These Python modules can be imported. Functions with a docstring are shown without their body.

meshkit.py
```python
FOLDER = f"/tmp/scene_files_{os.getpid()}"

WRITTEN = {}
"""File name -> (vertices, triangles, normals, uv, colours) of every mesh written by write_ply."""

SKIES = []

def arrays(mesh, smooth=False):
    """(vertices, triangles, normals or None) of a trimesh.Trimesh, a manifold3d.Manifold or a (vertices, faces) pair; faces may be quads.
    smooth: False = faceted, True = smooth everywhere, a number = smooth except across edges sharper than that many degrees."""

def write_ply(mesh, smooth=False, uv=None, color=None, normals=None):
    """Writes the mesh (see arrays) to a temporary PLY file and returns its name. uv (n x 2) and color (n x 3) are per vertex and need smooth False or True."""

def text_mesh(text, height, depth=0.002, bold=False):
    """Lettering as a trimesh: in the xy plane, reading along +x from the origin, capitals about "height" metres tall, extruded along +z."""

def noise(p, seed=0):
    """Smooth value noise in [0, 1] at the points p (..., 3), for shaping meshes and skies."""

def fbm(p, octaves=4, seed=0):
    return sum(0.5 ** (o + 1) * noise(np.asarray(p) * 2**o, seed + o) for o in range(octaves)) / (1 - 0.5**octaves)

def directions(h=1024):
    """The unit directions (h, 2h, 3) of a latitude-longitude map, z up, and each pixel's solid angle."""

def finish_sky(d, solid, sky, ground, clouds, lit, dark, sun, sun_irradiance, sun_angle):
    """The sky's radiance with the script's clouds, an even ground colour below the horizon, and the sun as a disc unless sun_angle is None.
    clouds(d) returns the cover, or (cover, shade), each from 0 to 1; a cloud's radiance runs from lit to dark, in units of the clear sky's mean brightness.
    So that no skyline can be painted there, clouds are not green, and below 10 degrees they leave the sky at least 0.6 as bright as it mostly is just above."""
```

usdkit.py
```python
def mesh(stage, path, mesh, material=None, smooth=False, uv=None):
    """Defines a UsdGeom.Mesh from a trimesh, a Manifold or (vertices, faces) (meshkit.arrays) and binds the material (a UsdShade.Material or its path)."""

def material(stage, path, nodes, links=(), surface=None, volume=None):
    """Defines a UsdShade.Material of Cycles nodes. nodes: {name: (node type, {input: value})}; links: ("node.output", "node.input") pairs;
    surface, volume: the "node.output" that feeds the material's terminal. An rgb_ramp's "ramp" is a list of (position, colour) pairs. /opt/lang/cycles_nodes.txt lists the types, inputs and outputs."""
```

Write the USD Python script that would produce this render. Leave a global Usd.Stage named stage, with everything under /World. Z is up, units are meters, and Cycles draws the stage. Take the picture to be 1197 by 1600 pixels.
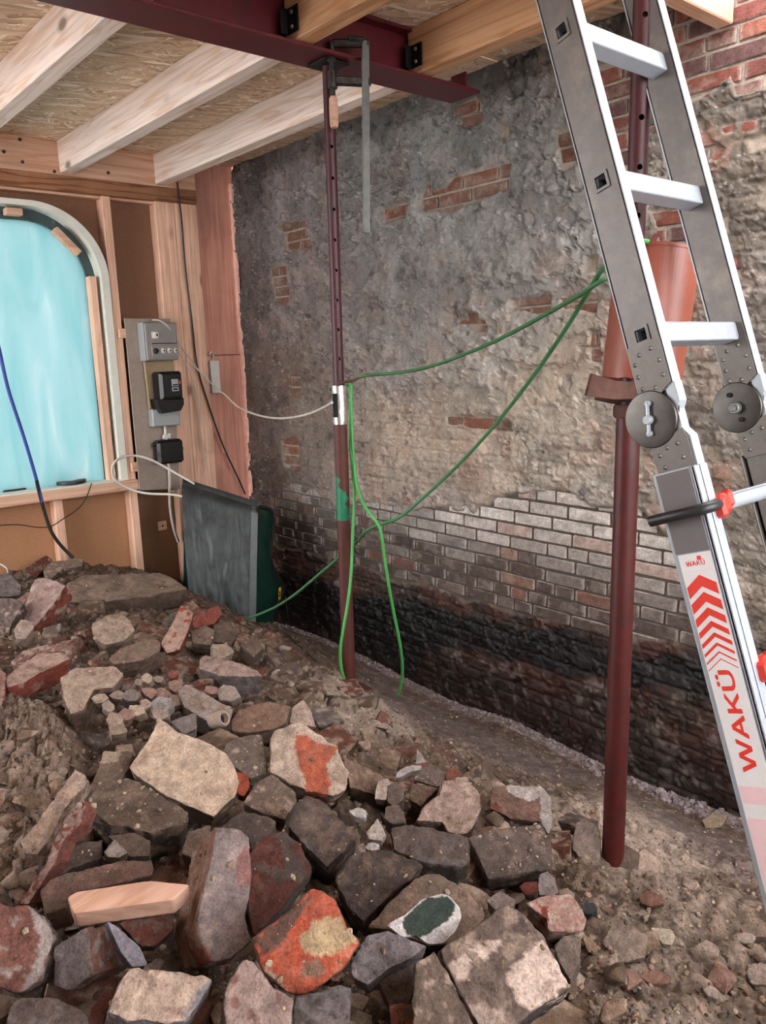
import math
import numpy as np
import trimesh
import manifold3d as m3
import shapely
from shapely.geometry import Polygon, Point
from scipy.interpolate import RBFInterpolator, RegularGridInterpolator, CubicSpline
from pxr import Usd, UsdGeom, UsdLux, UsdShade, Sdf, Gf, Vt
import usdkit
import meshkit

stage = Usd.Stage.CreateInMemory()
UsdGeom.SetStageUpAxis(stage, "Z")
UsdGeom.SetStageMetersPerUnit(stage, 1.0)
UsdGeom.Xform.Define(stage, "/World")
UsdGeom.Scope.Define(stage, "/World/Looks")
H = 1.77                       # height of the lens above the trench floor; shapes below are laid out from the lens

# ---------------------------------------------------------------- camera, sky, exposure
IW, IH, FPX = 1197, 1600, 1239.0
CR = np.array([0.762, -0.647, -0.031]); CF = np.array([0.630, 0.752, -0.195])
CF /= np.linalg.norm(CF); CR -= CF * (CR @ CF); CR /= np.linalg.norm(CR); CU = np.cross(CR, CF)
cam = UsdGeom.Camera.Define(stage, "/World/camera")
M = Gf.Matrix4d(*CR, 0, *CU, 0, *(-CF), 0, 0, 0, H, 1)
cam.AddTransformOp().Set(M)
cam.CreateHorizontalApertureAttr(24.0)
cam.CreateFocalLengthAttr(24.0 * FPX / IW)
cam.CreateClippingRangeAttr(Gf.Vec2f(0.05, 500))
cam.CreateExposureAttr(1.92)

dome = UsdLux.DomeLight.Define(stage, "/World/sky")
dome.CreateIntensityAttr(1.0)
dome.CreateColorAttr(Gf.Vec3f(0.975, 0.99, 1.02))


def ray(x, y):
    return CF + (x - IW / 2) / FPX * CR - (y - IH / 2) / FPX * CU


def at_x(x, y, X):
    d = ray(x, y); return d * (X / d[0])


def at_y(x, y, Y):
    d = ray(x, y); return d * (Y / d[1])


def at_z(x, y, Z):
    d = ray(x, y); return d * (Z / d[2])


def at_d(x, y, d):
    return ray(x, y) * d


def nrm(v):
    v = np.asarray(v, float); return v / np.linalg.norm(v)


# ---------------------------------------------------------------- writing prims
T = Sdf.ValueTypeNames
USED = {}


def numbered(path):
    n = USED.get(path, -1) + 1
    USED[path] = n
    return path if n == 0 else f"{path}_{n:03d}"


def tag(p, label=None, cat=None, group=None, kind=None):
    p = p.GetPrim() if hasattr(p, "GetPrim") else p
    for k, v in (("label", label), ("category", cat), ("group", group), ("kind", kind)):
        if v:
            p.SetCustomDataByKey(k, v)
    return p


def thing(name, label=None, cat=None, loc=(0, 0, 0), group=None, kind=None):
    """An Xform at a thing's base (loc is measured from the lens) whose children are its parts."""
    x = UsdGeom.Xform.Define(stage, numbered("/World/" + name))
    x.AddTranslateOp().Set(Gf.Vec3d(float(loc[0]), float(loc[1]), float(loc[2]) + H))
    ORIGIN[str(x.GetPath())] = np.array(loc, float)
    return tag(x, label, cat, group, kind)


ORIGIN = {}


def obj(name, mesh, mat, parent=None, smooth=False, cd=None, label=None, cat=None, group=None, kind=None):
    """ONE mesh; cd(vertices, normals) -> colours per vertex. Vertices are given from the lens."""
    base = "/World" if parent is None else str(parent.GetPath())
    path = numbered(base + "/" + name)
    v, f, n = meshkit.arrays(mesh, smooth)
    top = "/".join(base.split("/")[:3])
    if parent is None:
        org = v.mean(0); org[2] = v[:, 2].min()
    else:
        org = ORIGIN.get(top, np.zeros(3))
    m = UsdGeom.Mesh.Define(stage, path)
    if parent is None:
        m.AddTranslateOp().Set(Gf.Vec3d(float(org[0]), float(org[1]), float(org[2]) + H))
    m.CreatePointsAttr(Vt.Vec3fArray.FromNumpy((v - org).astype(np.float32)))
    m.CreateFaceVertexCountsAttr(Vt.IntArray.FromNumpy(np.full(len(f), 3, np.int32)))
    m.CreateFaceVertexIndicesAttr(Vt.IntArray.FromNumpy(f.astype(np.int32).ravel()))
    m.CreateSubdivisionSchemeAttr("none")
    if n is not None:
        m.CreateNormalsAttr(Vt.Vec3fArray.FromNumpy(n.astype(np.float32)))
        m.SetNormalsInterpolation("vertex")
    if cd is not None:
        if callable(cd):
            if n is None:
                n = trimesh.Trimesh(v, f, process=False).vertex_normals
            cd = cd(v, n)
        UsdGeom.PrimvarsAPI(m).CreatePrimvar("Cd", T.Color3fArray, "vertex").Set(Vt.Vec3fArray.FromNumpy(np.ascontiguousarray(np.clip(cd, 0, 1), np.float32)))
    if mat is not None:
        UsdShade.MaterialBindingAPI.Apply(m.GetPrim()).Bind(LOOKS[mat] if isinstance(mat, str) else mat)
    return tag(m, label, cat, group, kind)


# ---------------------------------------------------------------- shapes
def cat(*ms):
    ms = [x for y in ms for x in (y if isinstance(y, (list, tuple)) else [y])]
    return trimesh.util.concatenate(ms)


def tm(man):
    k = man.to_mesh()
    return trimesh.Trimesh(np.array(k.vert_properties[:, :3], float), np.array(k.tri_verts), process=False)


def mf(t):
    return m3.Manifold(m3.Mesh(np.asarray(t.vertices, np.float32), np.asarray(t.faces, np.uint32)))


def frame(x, y, z, o):
    A = np.eye(4); A[:3, 0] = x; A[:3, 1] = y; A[:3, 2] = z; A[:3, 3] = o
    return A


def bev(sx, sy, sz, b=0.004):
    """A box with chamfered edges, centred."""
    b = min(b, 0.45 * min(sx, sy, sz)); h = np.array([sx, sy, sz]) / 2
    pts = []
    for s in np.array(np.meshgrid([-1, 1], [-1, 1], [-1, 1])).reshape(3, -1).T:
        for k in range(3):
            q = h - b; q = q.copy(); q[k] = h[k]; pts.append(s * q)
    return trimesh.convex.convex_hull(np.array(pts))


def box(lo, hi, b=0.003):
    lo, hi = np.minimum(lo, hi), np.maximum(lo, hi)
    m = bev(*(hi - lo), b); m.apply_translation((lo + hi) / 2); return m


def bar(p0, p1, w, h, up=(0, 0, 1), b=0.003):
    """A beam from p0 to p1; w across, h along up."""
    p0, p1 = np.asarray(p0, float), np.asarray(p1, float)
    x = nrm(p1 - p0); y = nrm(np.cross(up, x)); z = np.cross(x, y)
    m = bev(np.linalg.norm(p1 - p0), w, h, b); m.apply_transform(frame(x, y, z, (p0 + p1) / 2)); return m


def rod(p0, p1, r, sides=24, r1=None):
    p0, p1 = np.asarray(p0, float), np.asarray(p1, float)
    L = np.linalg.norm(p1 - p0); z = nrm(p1 - p0); x = nrm(np.cross(z, [0.3, 1, 0.1])); y = np.cross(z, x)
    r1 = r if r1 is None else r1; c = min(0.15 * r, 0.15 * L, 0.002)
    prof = [(0, 0), (r - c, 0), (r, c), (r1, L - c), (r1 - c, L), (0, L)]
    m = trimesh.creation.revolve(np.array(prof), sections=sides)
    m.apply_transform(frame(x, y, z, p0)); return m


def lathe(prof, o, z=(0, 0, 1), sides=32):
    z = nrm(z); x = nrm(np.cross([0.3, 1, 0.1], z)); y = np.cross(z, x)
    m = trimesh.creation.revolve(np.array(prof), sections=sides); m.apply_transform(frame(x, y, z, o)); return m


def prism(poly, o, x, y, t):
    """2-D outline (a shapely polygon or points) in the frame o, x, y, extruded by t along x cross y."""
    p = poly if hasattr(poly, "exterior") else Polygon(poly)
    m = trimesh.creation.extrude_polygon(p, t)
    x, y = nrm(x), nrm(y); m.apply_transform(frame(x, y, np.cross(x, y), o)); return m


def spline(pts, n=60):
    p = np.asarray(pts, float); d = np.r_[0, np.cumsum(np.linalg.norm(np.diff(p, axis=0), axis=1))]
    return CubicSpline(d, p)(np.linspace(0, d[-1], n))


def tube(pts, r, sides=10, n=None):
    p = spline(pts, n or 8 * len(pts)) if n != 0 else np.asarray(pts, float)
    t = np.gradient(p, axis=0); t /= np.linalg.norm(t, axis=1, keepdims=True)
    a = np.zeros_like(p); a[0] = nrm(np.cross(t[0], [0.21, 0.4, 0.89]))
    for i in range(1, len(p)):
        q = a[i - 1] - t[i] * (a[i - 1] @ t[i]); a[i] = q / np.linalg.norm(q)
    b = np.cross(t, a); g = np.arange(sides) * 2 * np.pi / sides
    v = p[:, None] + r * (np.cos(g)[None, :, None] * a[:, None] + np.sin(g)[None, :, None] * b[:, None])
    v = np.vstack([v.reshape(-1, 3), p[:1], p[-1:]])
    f = []
    for i in range(len(p) - 1):
        for j in range(sides):
            q = (j + 1) % sides
            f += [[i * sides + j, i * sides + q, (i + 1) * sides + q], [i * sides + j, (i + 1) * sides + q, (i + 1) * sides + j]]
    e = len(p) * sides
    for j in range(sides):
        q = (j + 1) % sides
        f += [[e, q, j], [e + 1, (len(p) - 1) * sides + j, (len(p) - 1) * sides + q]]
    return trimesh.Trimesh(v, np.array(f), process=False)


def lin(c):
    """sRGB 0..255 -> linear."""
    c = np.asarray(c, float) / 255
    return np.where(c < 0.04045, c / 12.92, ((c + 0.055) / 1.055) ** 2.4)


def fbm(p, o=4, s=0):
    return meshkit.fbm(p, o, s) * 2 - 1


# ---------------------------------------------------------------- materials
LOOKS = {}


def look(name, nodes, links, surface="p.BSDF"):
    LOOKS[name] = usdkit.material(stage, "/World/Looks/" + name, nodes, links, surface=surface)


def plain(name, color, rough=0.5, metal=0.0, var=0.12, scale=40.0, bump=0.0, spec=0.5, coat=0.0, stain=None, stain_scale=6.0, stain_at=(0.5, 0.65)):
    """A paint, plastic or metal with a little mottling, and, where given, stains of a second colour."""
    c = np.array(color)
    nodes = {"t": ("texture_coordinate", {}), "n": ("noise_texture", {"scale": scale, "detail": 6.0, "roughness": 0.65}),
             "r": ("rgb_ramp", {"ramp": [(0.3, tuple(c * (1 - var))), (0.7, tuple(c * (1 + var)))]}),
             "p": ("principled_bsdf", {"roughness": rough, "metallic": metal, "specular_ior_level": spec, "coat_weight": coat})}
    links = [("t.object", "n.vector"), ("n.fac", "r.fac")]
    out = "r.color"
    if stain is not None:
        nodes["s"] = ("noise_texture", {"scale": stain_scale, "detail": 7.0, "roughness": 0.7})
        nodes["sr"] = ("rgb_ramp", {"ramp": [(stain_at[0], (0, 0, 0)), (stain_at[1], (1, 1, 1))]})
        nodes["m"] = ("mix_color", {"b": tuple(stain)})
        links += [("t.object", "s.vector"), ("s.fac", "sr.fac"), ("sr.color", "m.fac"), (out, "m.a")]
        out = "m.result"
    if bump:
        nodes["b"] = ("bump", {"strength": bump, "distance": 0.003})
        links += [("n.fac", "b.height"), ("b.normal", "p.normal")]
    links.append((out, "p.base_color"))
    look(name, nodes, links)


def grit(name, fine=170.0, mid=28.0, amt=0.5, bump=0.5, rough=0.92, dist=0.004, wet=False):
    """Mineral stuff: the colour of the piece (its Cd) broken up by grain."""
    look(name, {"a": ("attribute", {"attribute": "Cd"}), "g": ("geometry", {}),
                "n": ("noise_texture", {"scale": fine, "detail": 5.0, "roughness": 0.7}),
                "k": ("noise_texture", {"scale": mid, "detail": 6.0, "roughness": 0.65}),
                "r": ("rgb_ramp", {"ramp": [(0.28, (1 - amt,) * 3), (0.5, (1, 1, 1)), (0.72, (1 + amt * 0.75,) * 3)]}),
                "r2": ("rgb_ramp", {"ramp": [(0.3, (1 - amt * 0.8,) * 3), (0.7, (1 + amt * 0.6,) * 3)]}),
                "m": ("mix_color", {"blend_type": "multiply", "fac": 1.0, "use_clamp": False}), "m2": ("mix_color", {"blend_type": "multiply", "fac": 1.0}),
                "s": ("math", {"math_type": "multiply_add", "value2": 0.5}), "b": ("bump", {"strength": bump, "distance": dist}),
                "p": ("principled_bsdf", {"roughness": rough, "specular_ior_level": 0.45 if wet else 0.3}), **({"rw": ("rgb_to_bw", {}), "rr": ("map_range", {"from_min": 0.006, "from_max": 0.05, "to_min": 0.42, "to_max": 0.92, "clamp": True})} if wet else {})},
         [("g.position", "n.vector"), ("g.position", "k.vector"), ("n.fac", "r.fac"), ("k.fac", "r2.fac"), ("a.color", "m.a"), ("r.color", "m.b"),
          ("m.result", "m2.a"), ("r2.color", "m2.b"), ("m2.result", "p.base_color"), ("n.fac", "s.value1"), ("k.fac", "s.value3"), ("s.value", "b.height"), ("b.normal", "p.normal")] + ([("a.color", "rw.color"), ("rw.val", "rr.value"), ("rr.result", "p.roughness")] if wet else []))


def wood(name, axis, light, dark, knots=True, rough=0.7, tone=1.0, dirt=0.0):
    """Sawn softwood with the grain along axis 0, 1 or 2 (of the place)."""
    k = [9.0, 9.0, 9.0]; k[axis] = 0.55
    k2 = [60.0, 60.0, 60.0]; k2[axis] = 1.6
    kk = [5.5, 5.5, 5.5]; kk[axis] = 2.6
    light, dark = np.array(light) * tone, np.array(dark) * tone
    nodes = {"g": ("geometry", {}), "i": ("object_info", {}), "ir": ("math", {"math_type": "multiply", "value2": 13.0}), "o": ("mix_vector", {"fac": 0.0}),
             "m1": ("mapping", {"scale": tuple(k)}), "m2": ("mapping", {"scale": tuple(k2)}), "m3": ("mapping", {"scale": tuple(kk)}),
             "w": ("noise_texture", {"scale": 1.6, "detail": 3.0, "roughness": 0.5, "distortion": 0.5}),
             "ws": ("math", {"math_type": "multiply", "value2": 34.0}), "wf": ("math", {"math_type": "sine"}), "wr": ("math", {"math_type": "multiply_add", "value2": 0.5, "value3": 0.5}),
             "f": ("noise_texture", {"scale": 1.0, "detail": 4.0, "roughness": 0.6}), "fr": ("rgb_ramp", {"ramp": [(0.3, (0.78,) * 3), (0.7, (1.12,) * 3)]}),
             "c": ("rgb_ramp", {"ramp": [(0.0, tuple(light)), (0.75, tuple(light * 0.95)), (1.0, tuple(dark))]}),
             "x": ("mix_color", {"blend_type": "multiply", "fac": 1.0}),
             "d": ("noise_texture", {"scale": 2.2, "detail": 5.0, "roughness": 0.6}), "dr": ("rgb_ramp", {"ramp": [(0.35, (1 - dirt,) * 3), (0.65, (1.04,) * 3)]}),
             "y": ("mix_color", {"blend_type": "multiply", "fac": 1.0}),
             "b": ("bump", {"strength": 0.25, "distance": 0.002}), "p": ("principled_bsdf", {"roughness": rough, "specular_ior_level": 0.25})}
    links = [("g.position", "m1.vector"), ("g.position", "m2.vector"), ("g.position", "m3.vector"), ("m1.vector", "w.vector"), ("w.fac", "ws.value1"), ("ws.value", "wf.value1"),
             ("wf.value", "wr.value1"), ("wr.value", "c.fac"), ("m2.vector", "f.vector"), ("f.fac", "fr.fac"), ("c.color", "x.a"), ("fr.color", "x.b"),
             ("g.position", "d.vector"), ("d.fac", "dr.fac"), ("x.result", "y.a"), ("dr.color", "y.b"), ("f.fac", "b.height"), ("b.normal", "p.normal")]
    del nodes["i"], nodes["ir"], nodes["o"]
    out = "y.result"
    if knots:
        nodes["v"] = ("voronoi_texture", {"scale": 1.0, "randomness": 1.0})
        nodes["vr"] = ("rgb_ramp", {"ramp": [(0.0, (1, 1, 1)), (0.09, (0.9,) * 3), (0.12, (0.35,) * 3), (0.18, (0, 0, 0))]})
        nodes["z"] = ("mix_color", {"b": tuple(dark * 0.33)})
        links += [("m3.vector", "v.vector"), ("v.distance", "vr.fac"), ("vr.color", "z.fac"), (out, "z.a")]
        out = "z.result"
    links.append((out, "p.base_color"))
    look(name, nodes, links)


grit("stone", fine=230, mid=42, amt=0.46, bump=0.9, dist=0.008)
grit("plaster", fine=190, mid=36, amt=0.30, bump=0.7, dist=0.006, wet=True)
grit("earth", fine=140, mid=26, amt=0.6, bump=0.8, dist=0.006)
PINE, PINE_D = lin((240, 222, 210)), lin((224, 196, 174))
wood("pine_y", 1, PINE, PINE_D)
wood("pine_warm", 1, lin((196, 150, 112)), lin((176, 126, 86)))  # yellower timber, also darkened for the shade on the near-side joists
wood("pine_x", 0, lin((214, 172, 146)), lin((198, 152, 124)))
wood("pine_z", 2, lin((238, 192, 164)), lin((222, 174, 146)), dirt=0.2)
wood("red_board", 2, lin((208, 148, 128)), lin((196, 136, 116)), knots=False, dirt=0.25)
wood("offcut", 0, lin((190, 150, 130)), lin((176, 136, 114)), knots=False)
wood("strip_wood", 0, lin((165, 115, 82)), lin((125, 78, 50)), knots=False, dirt=0.4)

# oriented strand board: flakes of three directions over one another
nodes = {"g": ("geometry", {}), "p": ("principled_bsdf", {"roughness": 0.75, "specular_ior_level": 0.25}), "b": ("bump", {"strength": 0.35, "distance": 0.002})}
links, prev = [], None
for i, (ang, sx, sy) in enumerate(((0.15, 9, 50), (1.25, 10, 62), (2.3, 8, 52), (0.75, 12, 80), (1.9, 11, 66), (2.8, 9, 58))):
    nodes[f"w{i}"] = ("noise_texture", {"scale": 5.0, "detail": 2.0})
    nodes[f"a{i}"] = ("mix_vector", {"fac": 0.09})
    nodes[f"m{i}"] = ("mapping", {"mapping_type": "texture", "rotation": (0, 0, ang), "scale": (1 / sx, 1 / sy, 0.05), "location": (3.1 * i, 1.7 * i, 0)})
    nodes[f"v{i}"] = ("voronoi_texture", {"scale": 1.0})
    nodes[f"s{i}"] = ("separate_color", {})
    nodes[f"c{i}"] = ("rgb_ramp", {"ramp": [(0, tuple(lin((178, 146, 116)))), (0.3, tuple(lin((212, 182, 152)))), (0.8, tuple(lin((224, 196, 168)))), (1, tuple(lin((250, 238, 220))))]})
    links += [("g.position", f"w{i}.vector"), ("g.position", f"a{i}.a"), (f"w{i}.color", f"a{i}.b"), (f"a{i}.result", f"m{i}.vector"), (f"m{i}.vector", f"v{i}.vector"), (f"v{i}.color", f"s{i}.color"), (f"s{i}.r", f"c{i}.fac")]
    if prev:
        nodes[f"t{i}"] = ("rgb_ramp", {"ramp": [(0.5, (0, 0, 0)), (0.56, (1, 1, 1))]})
        nodes[f"x{i}"] = ("mix_color", {})
        links += [(f"s{i}.g", f"t{i}.fac"), (f"t{i}.color", f"x{i}.fac"), (prev, f"x{i}.a"), (f"c{i}.color", f"x{i}.b")]
        prev = f"x{i}.result"
    else:
        prev = "c0.color"
links += [(prev, "p.base_color"), ("s1.r", "b.height"), ("b.normal", "p.normal")]
look("osb", nodes, links)

plain("fibreboard", lin((124, 88, 66)), 0.9, var=0.16, scale=90)
plain("fibreboard_low", lin((166, 120, 86)), 0.9, var=0.14, scale=90)
plain("beam_paint", lin((84, 18, 28)), 0.45, var=0.25, scale=25, stain=lin((70, 24, 30)), stain_scale=9)
plain("red_oxide", lin((64, 14, 22)), 0.5, var=0.25, scale=60, stain=lin((52, 22, 22)), stain_scale=14)
plain("rusty_tube", lin((78, 32, 24)), 0.6, var=0.22, scale=50, bump=0.2, stain=lin((70, 36, 30)), stain_scale=12)
plain("dark_red_tube", lin((76, 19, 16)), 0.5, var=0.22, scale=50, bump=0.15, stain=lin((60, 28, 26)), stain_scale=11)
plain("black_steel", lin((30, 29, 30)), 0.5, 0.6, var=0.3)
plain("old_iron", lin((62, 60, 56)), 0.5, 0.7, var=0.4, scale=45, bump=0.3, stain=lin((45, 38, 32)), stain_scale=16)
plain("zinc", lin((118, 120, 116)), 0.5, 0.6, var=0.2, scale=35)
plain("foil", lin((210, 208, 202)), 0.22, 0.9, var=0.3, scale=70, bump=0.6, stain=lin((60, 58, 55)), stain_scale=30, stain_at=(0.6, 0.66))
plain("green_paint", lin((20, 112, 78)), 0.55, var=0.2, scale=60)
plain("pipe_orange", lin((140, 72, 54)), 0.42, var=0.10, scale=30, stain=lin((156, 94, 76)), stain_scale=9, stain_at=(0.55, 0.8))
plain("rust_plate", lin((84, 52, 40)), 0.7, 0.2, var=0.3, scale=50, bump=0.3)
plain("aluminium", lin((104, 99, 96)), 0.45, 0.7, var=0.10, scale=55, stain=lin((124, 116, 108)), stain_scale=7)
plain("aluminium_bright", lin((164, 170, 178)), 0.42, 0.25, var=0.06, scale=40)  # paler aluminium, on the stile edges it paints the caught light
plain("aluminium_dull", lin((112, 106, 101)), 0.5, 0.6, var=0.10, scale=70)
plain("hinge_steel", lin((80, 76, 72)), 0.38, 0.85, var=0.22, scale=30)
plain("label_white", lin((228, 226, 226)), 0.4, var=0.03)
plain("label_grey", lin((108, 102, 102)), 0.6, 0.0, var=0.05)
plain("label_red", lin((226, 58, 44)), 0.45, var=0.04)
plain("label_pink", lin((236, 200, 204)), 0.5, var=0.04)
plain("red_plastic", lin((222, 56, 42)), 0.4, var=0.08)
plain("black_rubber", lin((34, 33, 34)), 0.45, var=0.2)
plain("black_plastic", lin((20, 20, 22)), 0.3, var=0.2)
plain("dark_hole", lin((10, 10, 10)), 0.9)
plain("meter_board", lin((146, 130, 118)), 0.7, var=0.12, scale=30)
plain("grey_plastic", lin((130, 123, 118)), 0.45, var=0.06)
plain("light_grey_plastic", lin((150, 152, 152)), 0.45, var=0.05)
plain("porcelain", lin((200, 194, 186)), 0.3, var=0.06)
plain("pvc_yellow", lin((150, 128, 96)), 0.5, var=0.1)
plain("white_paint", lin((214, 214, 202)), 0.5, var=0.05, scale=20)
plain("film_edge", lin((40, 62, 62)), 0.5, var=0.3, scale=12)
plain("cable_green", lin((66, 148, 72)), 0.45, var=0.12)
plain("cable_dark_green", lin((58, 110, 68)), 0.5, var=0.15)
plain("cable_grey", lin((190, 182, 172)), 0.5, var=0.1)
plain("cable_black", lin((26, 22, 22)), 0.5, var=0.2)
plain("cable_blue", lin((62, 78, 150)), 0.4, var=0.1)
plain("tarp_grey", lin((56, 61, 61)), 0.5, var=0.16, scale=14, bump=0.15, stain=lin((36, 39, 40)), stain_scale=5, stain_at=(0.45, 0.62))
plain("tarp_hem", lin((92, 96, 94)), 0.5, var=0.12, scale=30)
plain("tarp_green", lin((18, 52, 44)), 0.35, var=0.2, scale=16, bump=0.2)
plain("yellow_sticker", lin((232, 190, 30)), 0.5, var=0.05)
plain("shard_glaze", lin((62, 82, 70)), 0.18, var=0.12, scale=22)
plain("shard_white", lin((236, 234, 230)), 0.35, var=0.04)
plain("ochre_crust", lin((120, 92, 66)), 0.9, var=0.3, bump=0.4)
plain("rust_dust", lin((150, 130, 116)), 0.9, var=0.2, bump=0.3)
plain("foam_edge", lin((240, 190, 172)), 0.8, var=0.15, bump=0.3)
plain("wall_shell", lin((168, 160, 154)), 0.9, var=0.15, scale=6)
plain("yard", lin((228, 223, 220)), 0.95, var=0.15, scale=4)

FK = 0.35
# building film stretched over the window: milky, lets the day through
look("film", {"g": ("geometry", {}), "m": ("mapping", {"scale": (3.2, 1.0, 0.6), "rotation": (0, 0.3, 0)}), "n": ("noise_texture", {"scale": 2.0, "detail": 3.0, "distortion": 1.2}),
              "r": ("rgb_ramp", {"ramp": [(0.35, tuple(FK * lin((196, 232, 234)))), (0.62, tuple(FK * lin((216, 240, 242)))), (0.8, tuple(FK * lin((244, 252, 252))))]}),
              "t": ("translucent_bsdf", {}), "d": ("principled_bsdf", {"roughness": 0.25, "base_color": tuple(lin((150, 215, 220)))}), "b": ("bump", {"strength": 0.4, "distance": 0.02}), "x": ("mix_closure", {"fac": 0.12})},
     [("g.position", "m.vector"), ("m.vector", "n.vector"), ("n.fac", "r.fac"), ("r.color", "t.color"), ("n.fac", "b.height"), ("b.normal", "d.normal"), ("b.normal", "t.normal"), ("t.BSDF", "x.closure1"), ("d.BSDF", "x.closure2")], surface="x.closure")
# ================================================================= the setting
WX, EY = 2.8, 4.704            # brick wall plane x, timber wall plane y
ZC, ZJ = 1.207, 1.042          # underside of the boarding, underside of the joists
rng = np.random.default_rng(7)

# ---- ceiling: boarding sheets, joists, edge joist
ceil = thing("ceiling", None, None, (0.6, 2.6, ZC), kind="structure")
for x0, x1 in ((-1.6, -0.275), (-0.269, 0.555), (0.561, 1.125), (1.131, 1.692), (1.698, 2.27), (2.276, 2.795)):
    for y0, y1 in ((2.475, 4.78), (1.5, 2.469)):
        obj("osb_sheet", box((x0, y0, ZC), (x1, y1, ZC + 0.022), 0.002), "osb", ceil)
for xj in (-0.62, -0.01, 0.55, 1.108, 1.683, 2.243):
    w = 0.078
    obj("joist", box((xj, 2.48, ZJ), (xj + w, EY, ZC), 0.004), "pine_y", ceil)
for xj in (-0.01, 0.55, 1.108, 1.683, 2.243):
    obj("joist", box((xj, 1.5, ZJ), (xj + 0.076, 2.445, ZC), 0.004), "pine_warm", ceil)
edge = obj("edge_joist", box((-1.6, EY, ZJ - 0.014), (2.51, EY + 0.05, ZC), 0.003), "pine_x", ceil)
for px, py in ((31, 218), (6, 237), (35, 253), (85, 268), (169, 270)):
    c = at_y(px, py, EY)
    obj("screw", lathe([(0, 0.006), (0.008, 0.006), (0.009, 0.0), (0, 0.0)], c, (0, -1, 0), 14), "old_iron", edge)
for x0, y0 in ((-1.6, 4.79),):
    pass
for x0, y0, x1, y1 in ((-1.6, -1.4, 1.75, 1.494), (1.756, -1.4, 2.795, 0.3)):
    obj("osb_sheet", box((x0, y0, ZC), (x1, y1, ZC + 0.022), 0.002), "osb", ceil)
obj("header_joist", box((-1.6, 1.44, ZJ), (2.795, 1.5, ZC), 0.004), "pine_x", ceil)

# ---- back wall: plates, studs, boards
back = thing("wall_back", None, None, (1.5, 4.78, -1.8), kind="structure")
obj("board", box((-1.6, 4.79, -1.9), (1.93, 4.81, -0.74)), "fibreboard_low", back)
obj("board", box((1.93, 4.79, -1.9), (2.30, 4.81, 1.2)), "fibreboard", back)
# board above the window with the arch cut out
def arch(x0, x1, zb, zt, r, n=28):
    p = [(x0, zb), (x1, zb)]
    for a in np.linspace(0, math.pi / 2, n):
        p.append((x1 - r + r * math.cos(a), zt - r + r * math.sin(a)))
    for a in np.linspace(math.pi / 2, math.pi, n):
        p.append((x0 + r + r * math.cos(a), zt - r + r * math.sin(a)))
    return Polygon(p)
OUT, INN, FIL = arch(0.30, 1.905, -0.75, 0.882, 0.405), arch(0.335, 1.862, -0.75, 0.853, 0.385), arch(0.42, 1.800, -0.75, 0.79, 0.33)
def xz(poly, y, t):
    """Outline in x, z standing at depth y and t thick away from the room."""
    m = prism(poly, (0, y + t, 0), (1, 0, 0), (0, 0, 1), t)
    return m
obj("board", xz(shapely.box(-1.6, -0.74, 1.93, 1.2).difference(OUT), 4.79, 0.02), "fibreboard", back)
obj("plate", box((-1.6, EY - 0.012, 0.945), (2.505, EY + 0.085, 1.028), 0.004), "strip_wood", back)
obj("plate", box((-1.6, EY + 0.02, 0.93), (2.3, EY + 0.085, 0.945), 0.002), "pine_x", back)
obj("stud", box((1.907, EY, -1.9), (1.957, 4.79, 0.945)), "pine_z", back)
for xs in (1.452, 0.80, 0.15, -0.6):
    obj("stud", box((xs, EY, -1.9), (xs + 0.05, 4.79, -0.77)), "pine_z", back)
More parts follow.
